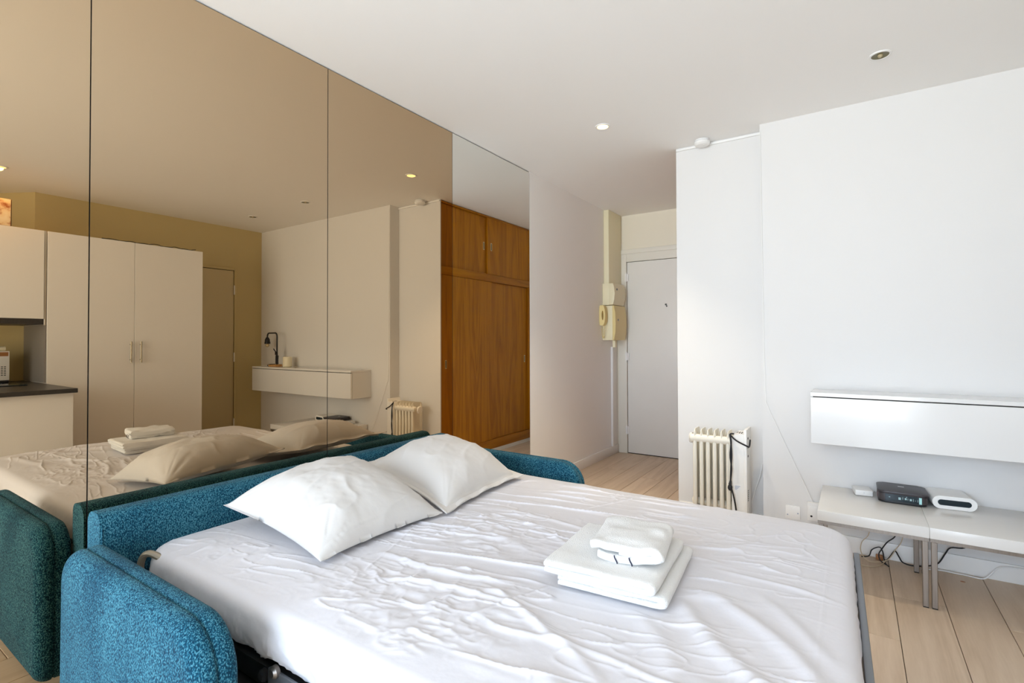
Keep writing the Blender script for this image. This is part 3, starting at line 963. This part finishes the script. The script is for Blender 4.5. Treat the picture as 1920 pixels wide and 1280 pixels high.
pillow([(.824, .951, .562), (.242, .958, .626), (.270, 1.519, .672), (.83, 1.49, .556)], .140, 5,
       'white square pillow nearest the camera, leaning on the blue backrest')
pillow([(.850, 1.490, .556), (.250, 1.580, .655), (.230, 2.170, .665), (.80, 2.125, .560)], .130, 11,
       'white flanged pillow at the corridor end of the bed', flange=.11)

# ------------------------------------------------------------------ towels
def ribbon_towel(name, lab, path, thick, y0, y1, rot, pivot, cat='towel', group=None, seed=0, wob=.004, M_=None):
    """a folded towel: a thick ribbon following path (x,z) extruded along y, then rotated about pivot"""
    P = [Vector((p[0], 0, p[1])) for p in path]
    ny = 40
    # dense path
    D = smooth_path([(p.x, p.y, p.z) for p in P], 7)
    n = len(D)
    Rm = Matrix.Translation(Vector(pivot)) @ Matrix.Rotation(math.radians(rot), 4, 'Z')
    bm = new_bm()
    rows_o, rows_i = [], []
    for i, p in enumerate(D):
        t = (D[min(i + 1, n - 1)] - D[max(i - 1, 0)]).normalized()
        nr = Vector((-t.z, 0, t.x))
        ro, ri = [], []
        for k in range(ny + 1):
            f = k / ny
            y = y0 + (y1 - y0) * f
            sag = wob * (float(vnoise(i * .13 + seed, f * 5, seed)) - .5) * 2
            ed = min(min(f, 1 - f) / .04, 1); ed = math.sqrt(max(1 - (1 - ed) ** 2, 0)) * .5 + .5
            yy = y + .008 * (float(vnoise(i * .07, 3.3 + (f > .5) * 7, seed + 2)) - .5) * (1 if f in (0, 1) else abs(2 * f - 1))
            ro.append(bm.verts.new(Rm @ (p + nr * thick / 2 * ed + Vector((0, yy, sag)))))
            ri.append(bm.verts.new(Rm @ (p - nr * thick / 2 * ed + Vector((0, yy, sag)))))
        rows_o.append(ro); rows_i.append(ri)
    for i in range(n - 1):
        for k in range(ny):
            bm.faces.new((rows_o[i][k], rows_o[i + 1][k], rows_o[i + 1][k + 1], rows_o[i][k + 1]))
            bm.faces.new((rows_i[i][k], rows_i[i][k + 1], rows_i[i + 1][k + 1], rows_i[i + 1][k]))
        for k in (0, ny):
            bm.faces.new((rows_o[i][k], rows_i[i][k], rows_i[i + 1][k], rows_o[i + 1][k]))
    for i in (0, n - 1):
        for k in range(ny):
            bm.faces.new((rows_o[i][k], rows_o[i][k + 1], rows_i[i][k + 1], rows_i[i][k]))
    o = finish(name, bm, M['towel'], None, sharp=75)
    return tag(o, lab, cat, group)

TZ = .5535
def serp(w, t, layers, r_end, z0):
    """serpentine path of flat layers, each t apart, first at z0"""
    pts = []
    for k in range(layers):
        z = z0 + k * t
        xs = [-w / 2, -w / 4, 0, w / 4, w / 2]
        if k % 2: xs = xs[::-1]
        if k: pts.append(((xs[0] + (r_end if xs[0] > 0 else -r_end)), z - t / 2))
        pts += [(x, z) for x in xs]
    return pts
ribbon_towel('bath_towel', 'white bath towel at the bottom of the folded stack on the bed', serp(.275, .0160, 2, .011, TZ), .0170, -.190, .195, 5,
             (1.594, 1.438, 0), group='folded white towels on the bed', seed=3, wob=.0025)
ribbon_towel('bath_towel', 'white bath towel folded in the middle of the stack, under the hand towel', serp(.285, .0155, 2, .011, TZ + .0362), .0165, -.185, .165, 4,
             (1.570, 1.415, 0), group='folded white towels on the bed', seed=8, wob=.0025)
HZ = TZ + .0362 + .0155 + .0215
hand = [(-.080, HZ + .003), (-.03, HZ), (.02, HZ), (.055, HZ + .003), (.082, HZ + .010), (.088, HZ + .019), (.076, HZ + .028), (.035, HZ + .029), (-.03, HZ + .030), (-.070, HZ + .029), (-.098, HZ + .023)]
ht = ribbon_towel('hand_towel', 'small white hand towel with two dark stripes, on top of the folded stack', hand, .0215, -.115, .115, 10,
                  (1.622, 1.428, 0), group='folded white towels on the bed', seed=14, wob=.005)
# inner fold of the hand towel and its stripes
Rh = Matrix.Translation(Vector((1.622, 1.428, 0))) @ Matrix.Rotation(math.radians(10), 4, 'Z')
bm = new_bm()
tube(bm, [Rh @ Vector((x, -.111, z)) for x, z in ((-.02, HZ + .0150), (.02, HZ + .0140), (.048, HZ + .0130), (.066, HZ + .0140), (.060, HZ + .0165), (.040, HZ + .0155))], .0042, 8, 5)
finish('inner_fold', bm, M['towel'], ht)
for x in (-.028, .012):
    bm = new_bm()
    pts = [Vector((x + .004 * math.cos(q), -.1175 - .0018 * math.sin(q + .0), HZ - .0108 + .0210 * (q / math.pi))) for q in [math.pi * k / 8 for k in range(9)]]
    tube(bm, [Rh @ p for p in pts], .0017, 6)
    finish('stripe', bm, M['stripe'], ht)

# ================================================================== OIL HEATER
t = thing('oil_heater', 'cream oil-filled radiator with fins standing at the far wall', 'heater', (1.42, 3.50, 0))
fx = [1.285, 1.326, 1.367, 1.408, 1.449, 1.489]
for k, x in enumerate(fx):
    bm = new_bm()
    pts = rrect(3.430, 3.570, .105, .640, [.03, .03, .03, .03], 5)
    prism(bm, pts, 'X', x - .0022, x + .0022)
    # the two swollen oil channels that give the fin its thickness
    for yy in (3.448, 3.552):
        b3 = rrect(x - .0125, x + .0125, yy - .016, yy + .016, .0115, 4)
        prism(bm, b3, 'Z', .15, .600, .004, 2)
        cyl(bm, (x, yy, .600), (x, yy, .636), .0115, .002, 10)
    finish('fin', bm, M['heater'], t, sharp=40)
bm = new_bm()
cyl(bm, (1.262, 3.452, .580), (1.508, 3.452, .580), .026, seg=22)
ball(bm, (1.262, 3.452, .580), .026, .55, 1, 1, 20, 12)
finish('upper_tube', bm, M['heater'], t)
bm = new_bm()
cyl(bm, (1.264, 3.50, .160), (1.508, 3.50, .160), .024, seg=20)
ball(bm, (1.264, 3.50, .160), .024, .55, 1, 1, 18, 10)
finish('lower_tube', bm, M['heater'], t)
bm = new_bm()
lathe(bm, (1.244, 3.50, .570), [(0, -.008), (.030, -.006), (.034, .0), (.034, .012)], 24, 'X')
finish('end_cap', bm, M['heater_box'], t)
bm = new_bm()
prism(bm, [(1.512, .10), (1.592, .10), (1.592, .640), (1.583, .640), (1.575, .630), (1.535, .636), (1.512, .600)], 'Y', 3.420, 3.575, .005)
cb = finish('control_box', bm, M['heater_box'], t)
bm = new_bm(); box(bm, 1.584, 1.602, 3.418, 3.577, .10, .664, .004)
finish('end_panel', bm, M['heater_box'], t)
bm = new_bm()
for k in range(3):
    for j in range(2):
        cyl(bm, (1.540 + k * .013, 3.46 + j * .03, .634), (1.540 + k * .013, 3.46 + j * .03, .6375), .0035, seg=8)
finish('vent_hole', bm, M['dark_gap'], cb)['kind'] = 'stuff'
bm = new_bm()
for k in range(6):
    box(bm, 1.6020, 1.6026, 3.44, 3.47, .22 + k * .012, .225 + k * .012)
for z in (.60, .545, .49):
    box(bm, 1.6020, 1.6030, 3.45, 3.47, z, z + .012)
finish('vent_slot', bm, M['dark_gap'], cb)['kind'] = 'stuff'
bm = new_bm(); box(bm, 1.530, 1.566, 3.4188, 3.4199, .285, .315)
lb = finish('rating_label', bm, M['white_plastic'], cb)
bm = new_bm()
for z in (.309, .302, .296, .290):
    box(bm, 1.532, 1.562 - (.308 - z), 3.4182, 3.4187, z, z + .003)
finish('print', bm, M['print_grey'], lb)['kind'] = 'stuff'
bm = new_bm()
tube(bm, [(1.525, 3.43, .632), (1.507, 3.412, .629), (1.513, 3.402, .589), (1.518, 3.40, .509), (1.515, 3.40, .447), (1.511, 3.40, .372), (1.511, 3.40, .316), (1.527, 3.40, .25), (1.540, 3.40, .17), (1.548, 3.40, .05)], .0048, 8, 5)
tube(bm, [(1.507, 3.408, .630), (1.515, 3.403, .580), (1.509, 3.400, .500), (1.517, 3.398, .420), (1.508, 3.400, .33)], .0045, 8, 5)
tube(bm, [(1.507, 3.408, .629), (1.544, 3.404, .596), (1.606, 3.41, .566), (1.612, 3.45, .56), (1.609, 3.50, .59)], .0048, 8, 5)
cd = finish('power_cord', bm, M['rubber'], t)
bm = new_bm(); ball(bm, (1.508, 3.396, .302), .018, .8, .8, 1.1, 14, 10); cyl(bm, (1.508, 3.396, .320), (1.511, 3.40, .345), .010, .006, 10)
finish('plug', bm, M['rubber'], cd)
for x in (1.30, 1.56):
    bm = new_bm()
    box(bm, x - .014, x + .014, 3.405, 3.595, .035, .105, .004)
    for yy in (3.42, 3.58):
        lathe(bm, (x, yy, .024), [(0, -.012), (.020, -.012), (.024, -.008), (.024, .008), (.020, .012), (0, .012)], 16, 'X')
    finish('wheel_foot', bm, M['black'], t)

# ================================================================== WALL SHELF CABINET
SX0, SX1, SY, SZ0, SZ1 = 1.953, 3.733, 3.269, .649, .928
t = thing('wall_cabinet', 'long white gloss wall cabinet with flap front hung above the low tables', 'cabinet', ((SX0 + SX1) / 2, 3.4, SZ0))
bm = new_bm(); box(bm, SX0 + .001, SX1 - .001, SY + .022, D1 - .001, SZ0, SZ1 - .021, .001, 1)
finish('body', bm, M['gloss'], t)
bm = new_bm(); box(bm, SX0, SX1, SY, D1 - .001, SZ1 - .020, SZ1, .0015, 1)
finish('top_panel', bm, M['gloss'], t)
bm = new_bm(); box(bm, SX0 + .001, SX1 - .001, SY + .001, SY + .020, SZ0 - .001, SZ1 - .026, .0015, 1)
finish('flap_door', bm, M['gloss'], t)
bm = new_bm(); box(bm, SX0 + .012, SX1 - .012, SY + .006, SY + .021, SZ1 - .0255, SZ1 - .0205)
finish('finger_gap', bm, M['dark_gap'], t)

# ------------------------------------------------------------------ two low tables
def side_table(x0, x1, lab):
    t = thing('side_table', lab, 'table', ((x0 + x1) / 2, 3.25, 0), 'low white tables on steel legs')
    y0, y1, zt = 2.982, 3.512, .366
    bm = new_bm(); box(bm, x0, x1, y0, y1, zt - .050, zt, .002, 2)
    finish('tabletop', bm, M['tabletop'], t)
    s = .0215
    bm = new_bm()
    za, zb = zt - .0655, zt - .0505
    box(bm, x0 + .001, x1 - .001, y0 + .002, y0 + .002 + s, za, zb)
    box(bm, x0 + .001, x1 - .001, y1 - .002 - s, y1 - .002, za, zb)
    box(bm, x0 + .001, x0 + .001 + s, y0 + .024, y1 - .024, za, zb)
    box(bm, x1 - .001 - s, x1 - .001, y0 + .024, y1 - .024, za, zb)
    finish('frame', bm, M['steel'], t)
    for (lx, ly) in ((x0 + .005, y0 + .002), (x1 - .005 - s, y0 + .002), (x0 + .005, 3.400), (x1 - .005 - s, 3.400)):
        bm = new_bm(); box(bm, lx, lx + s, ly, ly + s, .004, za, .0015, 1)
        lg = finish('leg', bm, M['steel'], t)
        bm = new_bm(); box(bm, lx + .0005, lx + s - .0005, ly + .0005, ly + s - .0005, 0, .004)
        finish('foot_pad', bm, M['black'], lg)
side_table(1.996, 2.4330, 'low white table with steel legs beside the foot of the bed, carrying the black box')
side_table(2.4338, 2.866, 'low white table with steel legs at the right picture edge, carrying the white rounded device')

# ------------------------------------------------------------------ things on the tables
TZ2 = .3662
t = thing('set_top_box', 'black rounded set-top box with a dark display on the low white table', 'set-top box', (2.36, 3.42, TZ2))
bm = new_bm(); prism(bm, rrect(2.256, 2.458, 3.318, 3.505, .028, 6), 'Z', TZ2 + .001, TZ2 + .012, .003, 2)
finish('base', bm, M['black'], t)
bm = new_bm(); prism(bm, rrect(2.254, 2.461, 3.312, 3.510, .028, 6), 'Z', TZ2 + .0125, TZ2 + .050, .002, 2)
bd = finish('body', bm, M['router_top'], t)
bm = new_bm(); prism(bm, rrect(2.252, 2.463, 3.310, 3.512, .03, 6), 'Z', TZ2 + .0505, TZ2 + .062, .005, 3)
tp = finish('lid', bm, M['router_top'], t)
bm = new_bm(); box(bm, 2.345, 2.372, 3.440, 3.449, TZ2 + .0621, TZ2 + .0626)
finish('badge', bm, M['white_plastic'], tp)
bm = new_bm(); box(bm, 2.285, 2.436, 3.3095, 3.3118, TZ2 + .014, TZ2 + .049, .001, 1)
ds = finish('display', bm, M['screen'], bd)
bm = new_bm()
for k, (xx, w_, zc, h_) in enumerate([(2.300, .006, .034, .004), (2.340, .010, .031, .012), (2.357, .002, .034, .012), (2.366, .008, .033, .010), (2.378, .002, .032, .010),
                                     (2.386, .009, .031, .010), (2.400, .002, .031, .014), (2.408, .003, .030, .003), (2.418, .002, .030, .012), (2.372, .004, .043, .003)]):
    box(bm, xx, xx + w_, 3.3088, 3.3094, TZ2 + zc - h_ / 2, TZ2 + zc + h_ / 2)
finish('icon', bm, M['icon'], ds)['kind'] = 'stuff'
bm = new_bm(); box(bm, 2.424, 2.435, 3.3086, 3.3096, TZ2 + .015, TZ2 + .048)
finish('light_strip', bm, M['teal'], ds)
bm = new_bm(); box(bm, 2.2525, 2.2538, 3.35, 3.37, TZ2 + .02, TZ2 + .045)
finish('side_mark', bm, M['red'], bd)

t = thing('modem', 'white modem with rounded ends and dark slot, right of the black box', 'modem', (2.56, 3.45, TZ2))
Rm = Matrix.Translation(Vector((2.556, 3.44, 0))) @ Matrix.Rotation(math.radians(7), 4, 'Z')
bm = new_bm(); prism(bm, rrect(-.088, .088, TZ2 + .001, TZ2 + .065, .0318, 10), 'Y', -.088, .075, .004, 3)
for v in bm.verts: v.co = Rm @ v.co
bd = finish('shell', bm, M['white_plastic'], t)
bm = new_bm(); prism(bm, rrect(-.066, .066, TZ2 + .019, TZ2 + .047, .0138, 10), 'Y', -.0895, -.0875)
for v in bm.verts: v.co = Rm @ v.co
finish('front_slot', bm, M['screen'], bd)

t = thing('adapter_box', 'small white plastic box on the low table, left of the black box', 'box', (2.187, 3.44, TZ2))
Rm = Matrix.Translation(Vector((2.187, 3.435, 0))) @ Matrix.Rotation(math.radians(9), 4, 'Z')
bm = new_bm(); box(bm, -.040, .040, -.05, .05, TZ2 + .001, TZ2 + .030, .003, 2, Rm)
bd = finish('case', bm, M['white_plastic'], t)
bm = new_bm(); box(bm, -.002, .002, -.0508, -.0502, TZ2 + .016, TZ2 + .018, 0, 2, Rm)
finish('led', bm, M['print_grey'], bd)
bm = new_bm(); tube(bm, [Rm @ Vector((.04, .02, TZ2 + .012)), Rm @ Vector((.055, .03, TZ2 + .008)), Rm @ Vector((.062, .05, TZ2 + .006)), Rm @ Vector((.058, .075, TZ2 + .004))], .003, 8, 4)
finish('lead', bm, M['white_plastic'], bd)

# ------------------------------------------------------------------ sockets and cables on the far wall
t = thing('wall_socket', 'flat white blanking plate with screws, low on the far wall beside the bed', 'socket', (1.84, D1, .18))
bm = new_bm(); prism(bm, rrect(1.800, 1.879, .135, .213, .004, 3), 'Y', D1 - .008, D1 - .0005, .002, 2)
pt = finish('plate', bm, M['white_plastic'], t)
for xx, zz_ in ((1.811, .158), (1.866, .172)):
    bm = new_bm(); lathe(bm, (xx, D1 - .008, zz_), [(0, -.001), (.004, -.001), (.004, .001)], 10, 'Y')
    finish('screw', bm, M['print_grey'], pt)
t = thing('socket_box', 'raised white socket box low on the far wall, just left of the low table', 'socket', (1.945, D1, .2))
bm = new_bm(); box(bm, 1.917, 1.990, D1 - .034, D1 - .0005, .150, .255, .003)
pt = finish('case', bm, M['white_plastic'], t)
bm = new_bm(); box(bm, 1.923, 1.984, D1 - .0365, D1 - .0342, .155, .235, .001)
finish('cover', bm, M['white_plastic'], pt)
bm = new_bm(); lathe(bm, (1.938, D1 - .0367, .178), [(0, -.001), (.006, -.001), (.006, .001)], 12, 'Y')
finish('screw', bm, M['black'], pt)
bm = new_bm()
tube(bm, [(1.680, D1 - .006, H - .03), (1.684, D1 - .005, 2.0), (1.690, D1 - .005, 1.21), (1.697, D1 - .005, .86), (1.703, D1 - .006, .82), (1.76, D1 - .010, .683), (1.86, D1 - .012, .453), (1.946, D1 - .022, .258)], .0022, 6, 4)
tag(finish('wall_cable', bm, M['white_plastic']), 'thin white cable running down the wall and slanting to the socket box', 'cable')
bm = new_bm()
tube(bm, [(1.6735, 3.640, .66), (1.672, 3.630, .569), (1.668, 3.620, .473), (1.645, 3.622, .341), (1.612, 3.630, .232), (1.590, 3.632, .135), (1.590, 3.62, .05), (1.60, 3.60, .005)], .0030, 8, 5)
tag(finish('loose_cable', bm, M['white_plastic']), 'loose white cable curving down the wall right of the oil heater', 'cable')

bm = new_bm()
tube(bm, [(2.18, 3.47, .006), (2.214, 3.462, .020), (2.228, 3.46, .058), (2.262, 3.46, .079), (2.276, 3.46, .058), (2.282, 3.455, .02), (2.288, 3.43, .005), (2.30, 3.40, .005)], .0030, 8, 5)
tube(bm, [(2.345, 3.45, .300), (2.345, 3.44, .22), (2.33, 3.44, .158), (2.296, 3.44, .120), (2.272, 3.44, .078), (2.258, 3.445, .044), (2.266, 3.44, .012), (2.29, 3.42, .005)], .0030, 8, 5)
tube(bm, [(2.288, 3.46, .006), (2.308, 3.475, .030), (2.331, 3.48, .066), (2.348, 3.48, .040), (2.366, 3.48, .012), (2.414, 3.48, .006), (2.482, 3.485, .022), (2.515, 3.48, .047), (2.543, 3.48, .103), (2.564, 3.48, .136), (2.618, 3.48, .148), (2.65, 3.48, .20), (2.66, 3.48, .298)], .0034, 8, 5)
tag(finish('power_cord', bm, M['rubber']), 'tangled black power cords hanging under the low tables', 'cable')
bm = new_bm()
tube(bm, [(2.217, 3.45, .310), (2.217, 3.45, .155), (2.182, 3.45, .093), (2.178, 3.45, .038), (2.205, 3.43, .006), (2.249, 3.43, .005), (2.299, 3.45, .023), (2.333, 3.452, .085), (2.363, 3.45, .152), (2.372, 3.45, .305)], .0022, 8, 5)
tube(bm, [(2.12, 3.37, .004), (2.165, 3.353, .004), (2.213, 3.345, .004), (2.255, 3.385, .004), (2.29, 3.452, .01)], .0022, 8, 5)
tag(finish('data_cable', bm, M['beige_cable']), 'thin beige cable looping down to the floor beside the foot of the bed', 'cable')
bm = new_bm()
tube(bm, [(2.44, 3.46, .004), (2.52, 3.49, .006), (2.575, 3.49, .005), (2.62, 3.49, .005), (2.689, 3.485, .006), (2.72, 3.492, .035), (2.755, 3.50, .073), (2.839, 3.50, .086), (2.93, 3.50, .088)], .0034, 8, 5)
tag(finish('extension_cord', bm, M['white_plastic']), 'white cord lying along the baseboard under the right low table', 'cable')
t = thing('plug_adapter', 'small orange-brown plug lying on the floor under the low table', 'plug', (2.262, 3.485, 0))
bm = new_bm(); box(bm, 2.245, 2.278, 3.475, 3.500, .001, .028, .005, 2)
finish('body', bm, M['orange'], t)
bm = new_bm(); cyl(bm, (2.278, 3.487, .010), (2.292, 3.487, .010), .002, seg=8); cyl(bm, (2.278, 3.487, .020), (2.292, 3.487, .020), .002, seg=8)
finish('pin', bm, M['steel'], t)

# ================================================================== SEEN ONLY IN THE MIRROR
# ------------------------------------------------------------------ wardrobe
wd = thing('wardrobe', 'tall white two-door wardrobe with bar handles, seen in the bronze mirror', 'wardrobe', (3.69, 1.95, 0))
bm = new_bm(); box(bm, WF + .020, W - .002, 1.3445, 2.559, .0, 2.139, .001, 1)
finish('carcass', bm, M['cabinet'], wd)
for ya, yb, hy in ((1.3465, 1.9625, 1.931), (1.9655, 2.5575, 2.010)):
    bm = new_bm(); box(bm, WF, WF + .0185, ya, yb, .06, 2.141, .0015, 1)
    dd = finish('door', bm, M['cabinet'], wd)
    bm = new_bm()
    cyl(bm, (WF - .030, hy, 1.027), (WF - .030, hy, 1.224), .006, seg=12)
    for zz_ in (1.055, 1.196):
        cyl(bm, (WF + .001, hy, zz_), (WF - .030, hy, zz_), .004, seg=10)
    finish('bar_handle', bm, M['chrome'], dd)
bm = new_bm()
pts = []
for k in range(60):
    yy = 1.72 + .78 * k / 59
    pts.append((WF + .025 + .012 * math.sin(k * .7), yy, 2.148 + .009 * max(0, math.sin(k * .45)) * (1 if k > 22 else .4)))
tube(bm, pts, .0035, 6)
tag(finish('string_cable', bm, M['rubber']), 'dark wavy cable lying along the top edge of the white wardrobe', 'cable')

# ------------------------------------------------------------------ kitchen corner
t = thing('kitchen_wall_cabinet', 'white kitchen wall cabinet at the left picture edge, left of the wardrobe', 'cabinet', (3.69, .8, 1.41))
bm = new_bm(); box(bm, WF + .020, 4.29, .15, 1.228, 1.412, 2.139, .001, 1)
box(bm, WF + .020, W - .004, 1.2285, 1.326, 1.412, 2.139, .001, 1)
finish('carcass', bm, M['cabinet'], t)
for ya, yb in ((.152, .738), (.742, 1.326)):
    bm = new_bm(); box(bm, WF, WF + .0185, ya, yb, 1.412, 2.141, .0015, 1)
    finish('door', bm, M['cabinet'], t)
bm = new_bm(); box(bm, WF + .002, WF + .024, 1.3285, 1.3405, 1.36, 2.141, .001, 1)
finish('edge_strip', bm, M['alu'], t)
bm = new_bm(); box(bm, WF + .004, W - .004, .15, 1.327, 1.366, 1.4115, .001, 1)
finish('light_pelmet', bm, M['worktop'], t)
bm = new_bm(); box(bm, WF + .006, W - .004, 1.3345, 1.3438, .884, 1.364)
struct('trim_2', bm, M['grey_panel'])
t = thing('worktop', 'dark kitchen worktop ending in front of the wardrobe', 'worktop', (3.3, .6, .85))
bm = new_bm(); box(bm, 2.600, W - .004, -.70, 1.333, .848, .880, .002, 1)
box(bm, W - .0038, 4.285, -.70, 1.20, .848, .880, .002, 1)
finish('slab', bm, M['worktop'], t)
t = thing('kitchen_base_cabinet', 'white kitchen peninsula panel under the dark worktop', 'cabinet', (3.2, .6, 0))
bm = new_bm(); box(bm, 2.660, W - .01, -.66, 1.315, .0, .847, .001, 1)
finish('carcass', bm, M['cabinet'], t)
bm = new_bm(); box(bm, 2.640, 2.659, -.68, 1.318, .0, .8475, .0015, 1)
finish('end_panel', bm, M['cabinet'], t)
t = thing('cooktop', 'thin black glass cooktop set on the dark worktop before the microwave', 'cooktop', (3.4, .95, .88))
bm = new_bm(); prism(bm, rrect(3.235, 3.640, .62, 1.20, .01, 3), 'Z', .8805, .887, .002, 2)
gl = finish('glass', bm, M['screen'], t)
for (xx, yy) in ((3.34, .76), (3.34, 1.04), (3.53, .76), (3.53, 1.04)):
    bm = new_bm(); lathe(bm, (xx, yy, .887), [(.07, .0002), (.068, .0006), (.066, .0002)], 28)
    finish('burner_ring', bm, M['print_grey'], gl)
t = thing('microwave', 'white microwave oven with vents, cut by the left picture edge', 'microwave', (3.82, .95, .88))
bm = new_bm(); box(bm, 3.663, 3.965, .72, 1.180, .905, 1.147, .004)
bd = finish('case', bm, M['white_plastic'], t)
bm = new_bm(); box(bm, 3.668, 3.960, .725, 1.178, .8815, .9045, .002)
finish('foot_base', bm, M['black'], t)
bm = new_bm()
for yy in (1.080, 1.098, 1.128, 1.146):
    for k in range(6):
        box(bm, 3.6622, 3.6629, yy, yy + .013, .945 + k * .014, .951 + k * .014)
finish('vent_slot', bm, M['dark_gap'], bd)['kind'] = 'stuff'
bm = new_bm(); box(bm, 3.6620, 3.6629, .98, 1.172, 1.105, 1.138)
finish('sticker', bm, M['orange'], bd)
bm = new_bm(); tube(bm, [(3.70, .90, 1.1665), (3.70, 1.02, 1.1675), (3.70, 1.160, 1.1670)], .019, 14)
tag(finish('rolled_cloth', bm, M['wax']), 'rolled beige cloth lying on top of the microwave', 'cloth')
t = thing('canvas_painting', 'small abstract painting standing on the kitchen wall cabinet', 'painting', (3.40, .98, 2.1415))
bm = new_bm(); box(bm, 3.394, 3.424, .84, 1.128, 2.1425, 2.354, .001, 1)
bd = finish('stretcher', bm, M['frame_wood'], t)
bm = new_bm(); box(bm, 3.3905, 3.3938, .842, 1.122, 2.1430, 2.3535)
finish('canvas', bm, M['painting'], bd)

# ------------------------------------------------------------------ lamp and candle on the wall cabinet
LZ = SZ1 + .0005
t = thing('desk_lamp', 'black bent-pipe desk lamp on a round wooden base on the wall cabinet', 'lamp', (3.45, 3.39, LZ))
bm = new_bm(); lathe(bm, (3.45, 3.39, LZ), [(0, 0), (.070, 0), (.074, .004), (.074, .020), (.070, .024), (0, .024)], 36)
finish('base', bm, M['lampwood'], t)
bm = new_bm()
px_ = 3.418
arc_ = [(px_, 3.39, LZ + .022), (px_, 3.39, LZ + .20), (px_, 3.39, LZ + .345)]
arc_ += [(px_ + .03 - .03 * math.cos(a), 3.39, LZ + .345 + .045 * math.sin(a)) for a in (math.pi / 6, math.pi / 3, math.pi / 2)]
arc_ += [(px_ + .105, 3.39, LZ + .390)]
arc_ += [(px_ + .165 + .035 * math.sin(a), 3.39, LZ + .352 + .038 * math.cos(a)) for a in (0, math.pi / 6, math.pi / 3, math.pi / 2)]
arc_ += [(px_ + .20, 3.39, LZ + .335)]
tube(bm, arc_, .0085, 12)
finish('pipe', bm, M['black'], t)
hx_ = px_ + .20
bm = new_bm(); lathe(bm, (hx_, 3.39, LZ), [(0, .340), (.014, .340), (.022, .325), (.028, .312), (.028, .290), (.032, .286), (.032, .262), (0, .262)], 24)
finish('socket', bm, M['black'], t)
bm = new_bm(); ball(bm, (hx_, 3.39, LZ + .245), .022, 1, 1, 1.0, 16, 10)
finish('bulb', bm, M['bulbglass'], t)
bm = new_bm()
coil = []
for k in range(120):
    q = k / 119; a = q * 2 * math.pi * 11
    coil.append((px_ + (.017 + .006 * math.sin(k * 1.7)) * math.cos(a), 3.39 + .016 * math.sin(a), LZ + .03 + .10 * q))
tube(bm, coil, .0032, 6)
box(bm, px_ - .018, px_ + .018, 3.372, 3.386, LZ + .135, LZ + .175, .004)
tube(bm, [(px_, 3.375, LZ + .17), (px_ + .02, 3.37, LZ + .19), (px_ + .04, 3.372, LZ + .205)], .006, 8)
tube(bm, [(px_ + .01, 3.38, LZ + .03), (px_ + .05, 3.34, LZ + .028), (px_ + .09, 3.33, LZ + .020), (px_ + .115, 3.345, LZ + .006), (px_ + .10, 3.36, LZ + .004)], .0032, 6, 5)
finish('cord', bm, M['rubber'], t)
t = thing('candle', 'ivory pillar candle in a short glass beside the black desk lamp', 'candle', (3.225, 3.40, LZ))
bm = new_bm(); lathe(bm, (3.225, 3.40, LZ), [(0, .001), (.047, .001), (.050, .005), (.050, .112), (.047, .114), (.046, .105), (.0, .103)], 32)
bd = finish('wax_body', bm, M['wax'], t)
bm = new_bm(); cyl(bm, (3.225, 3.40, LZ + .103), (3.225, 3.40, LZ + .116), .0015, seg=6)
finish('wick', bm, M['black'], bd)
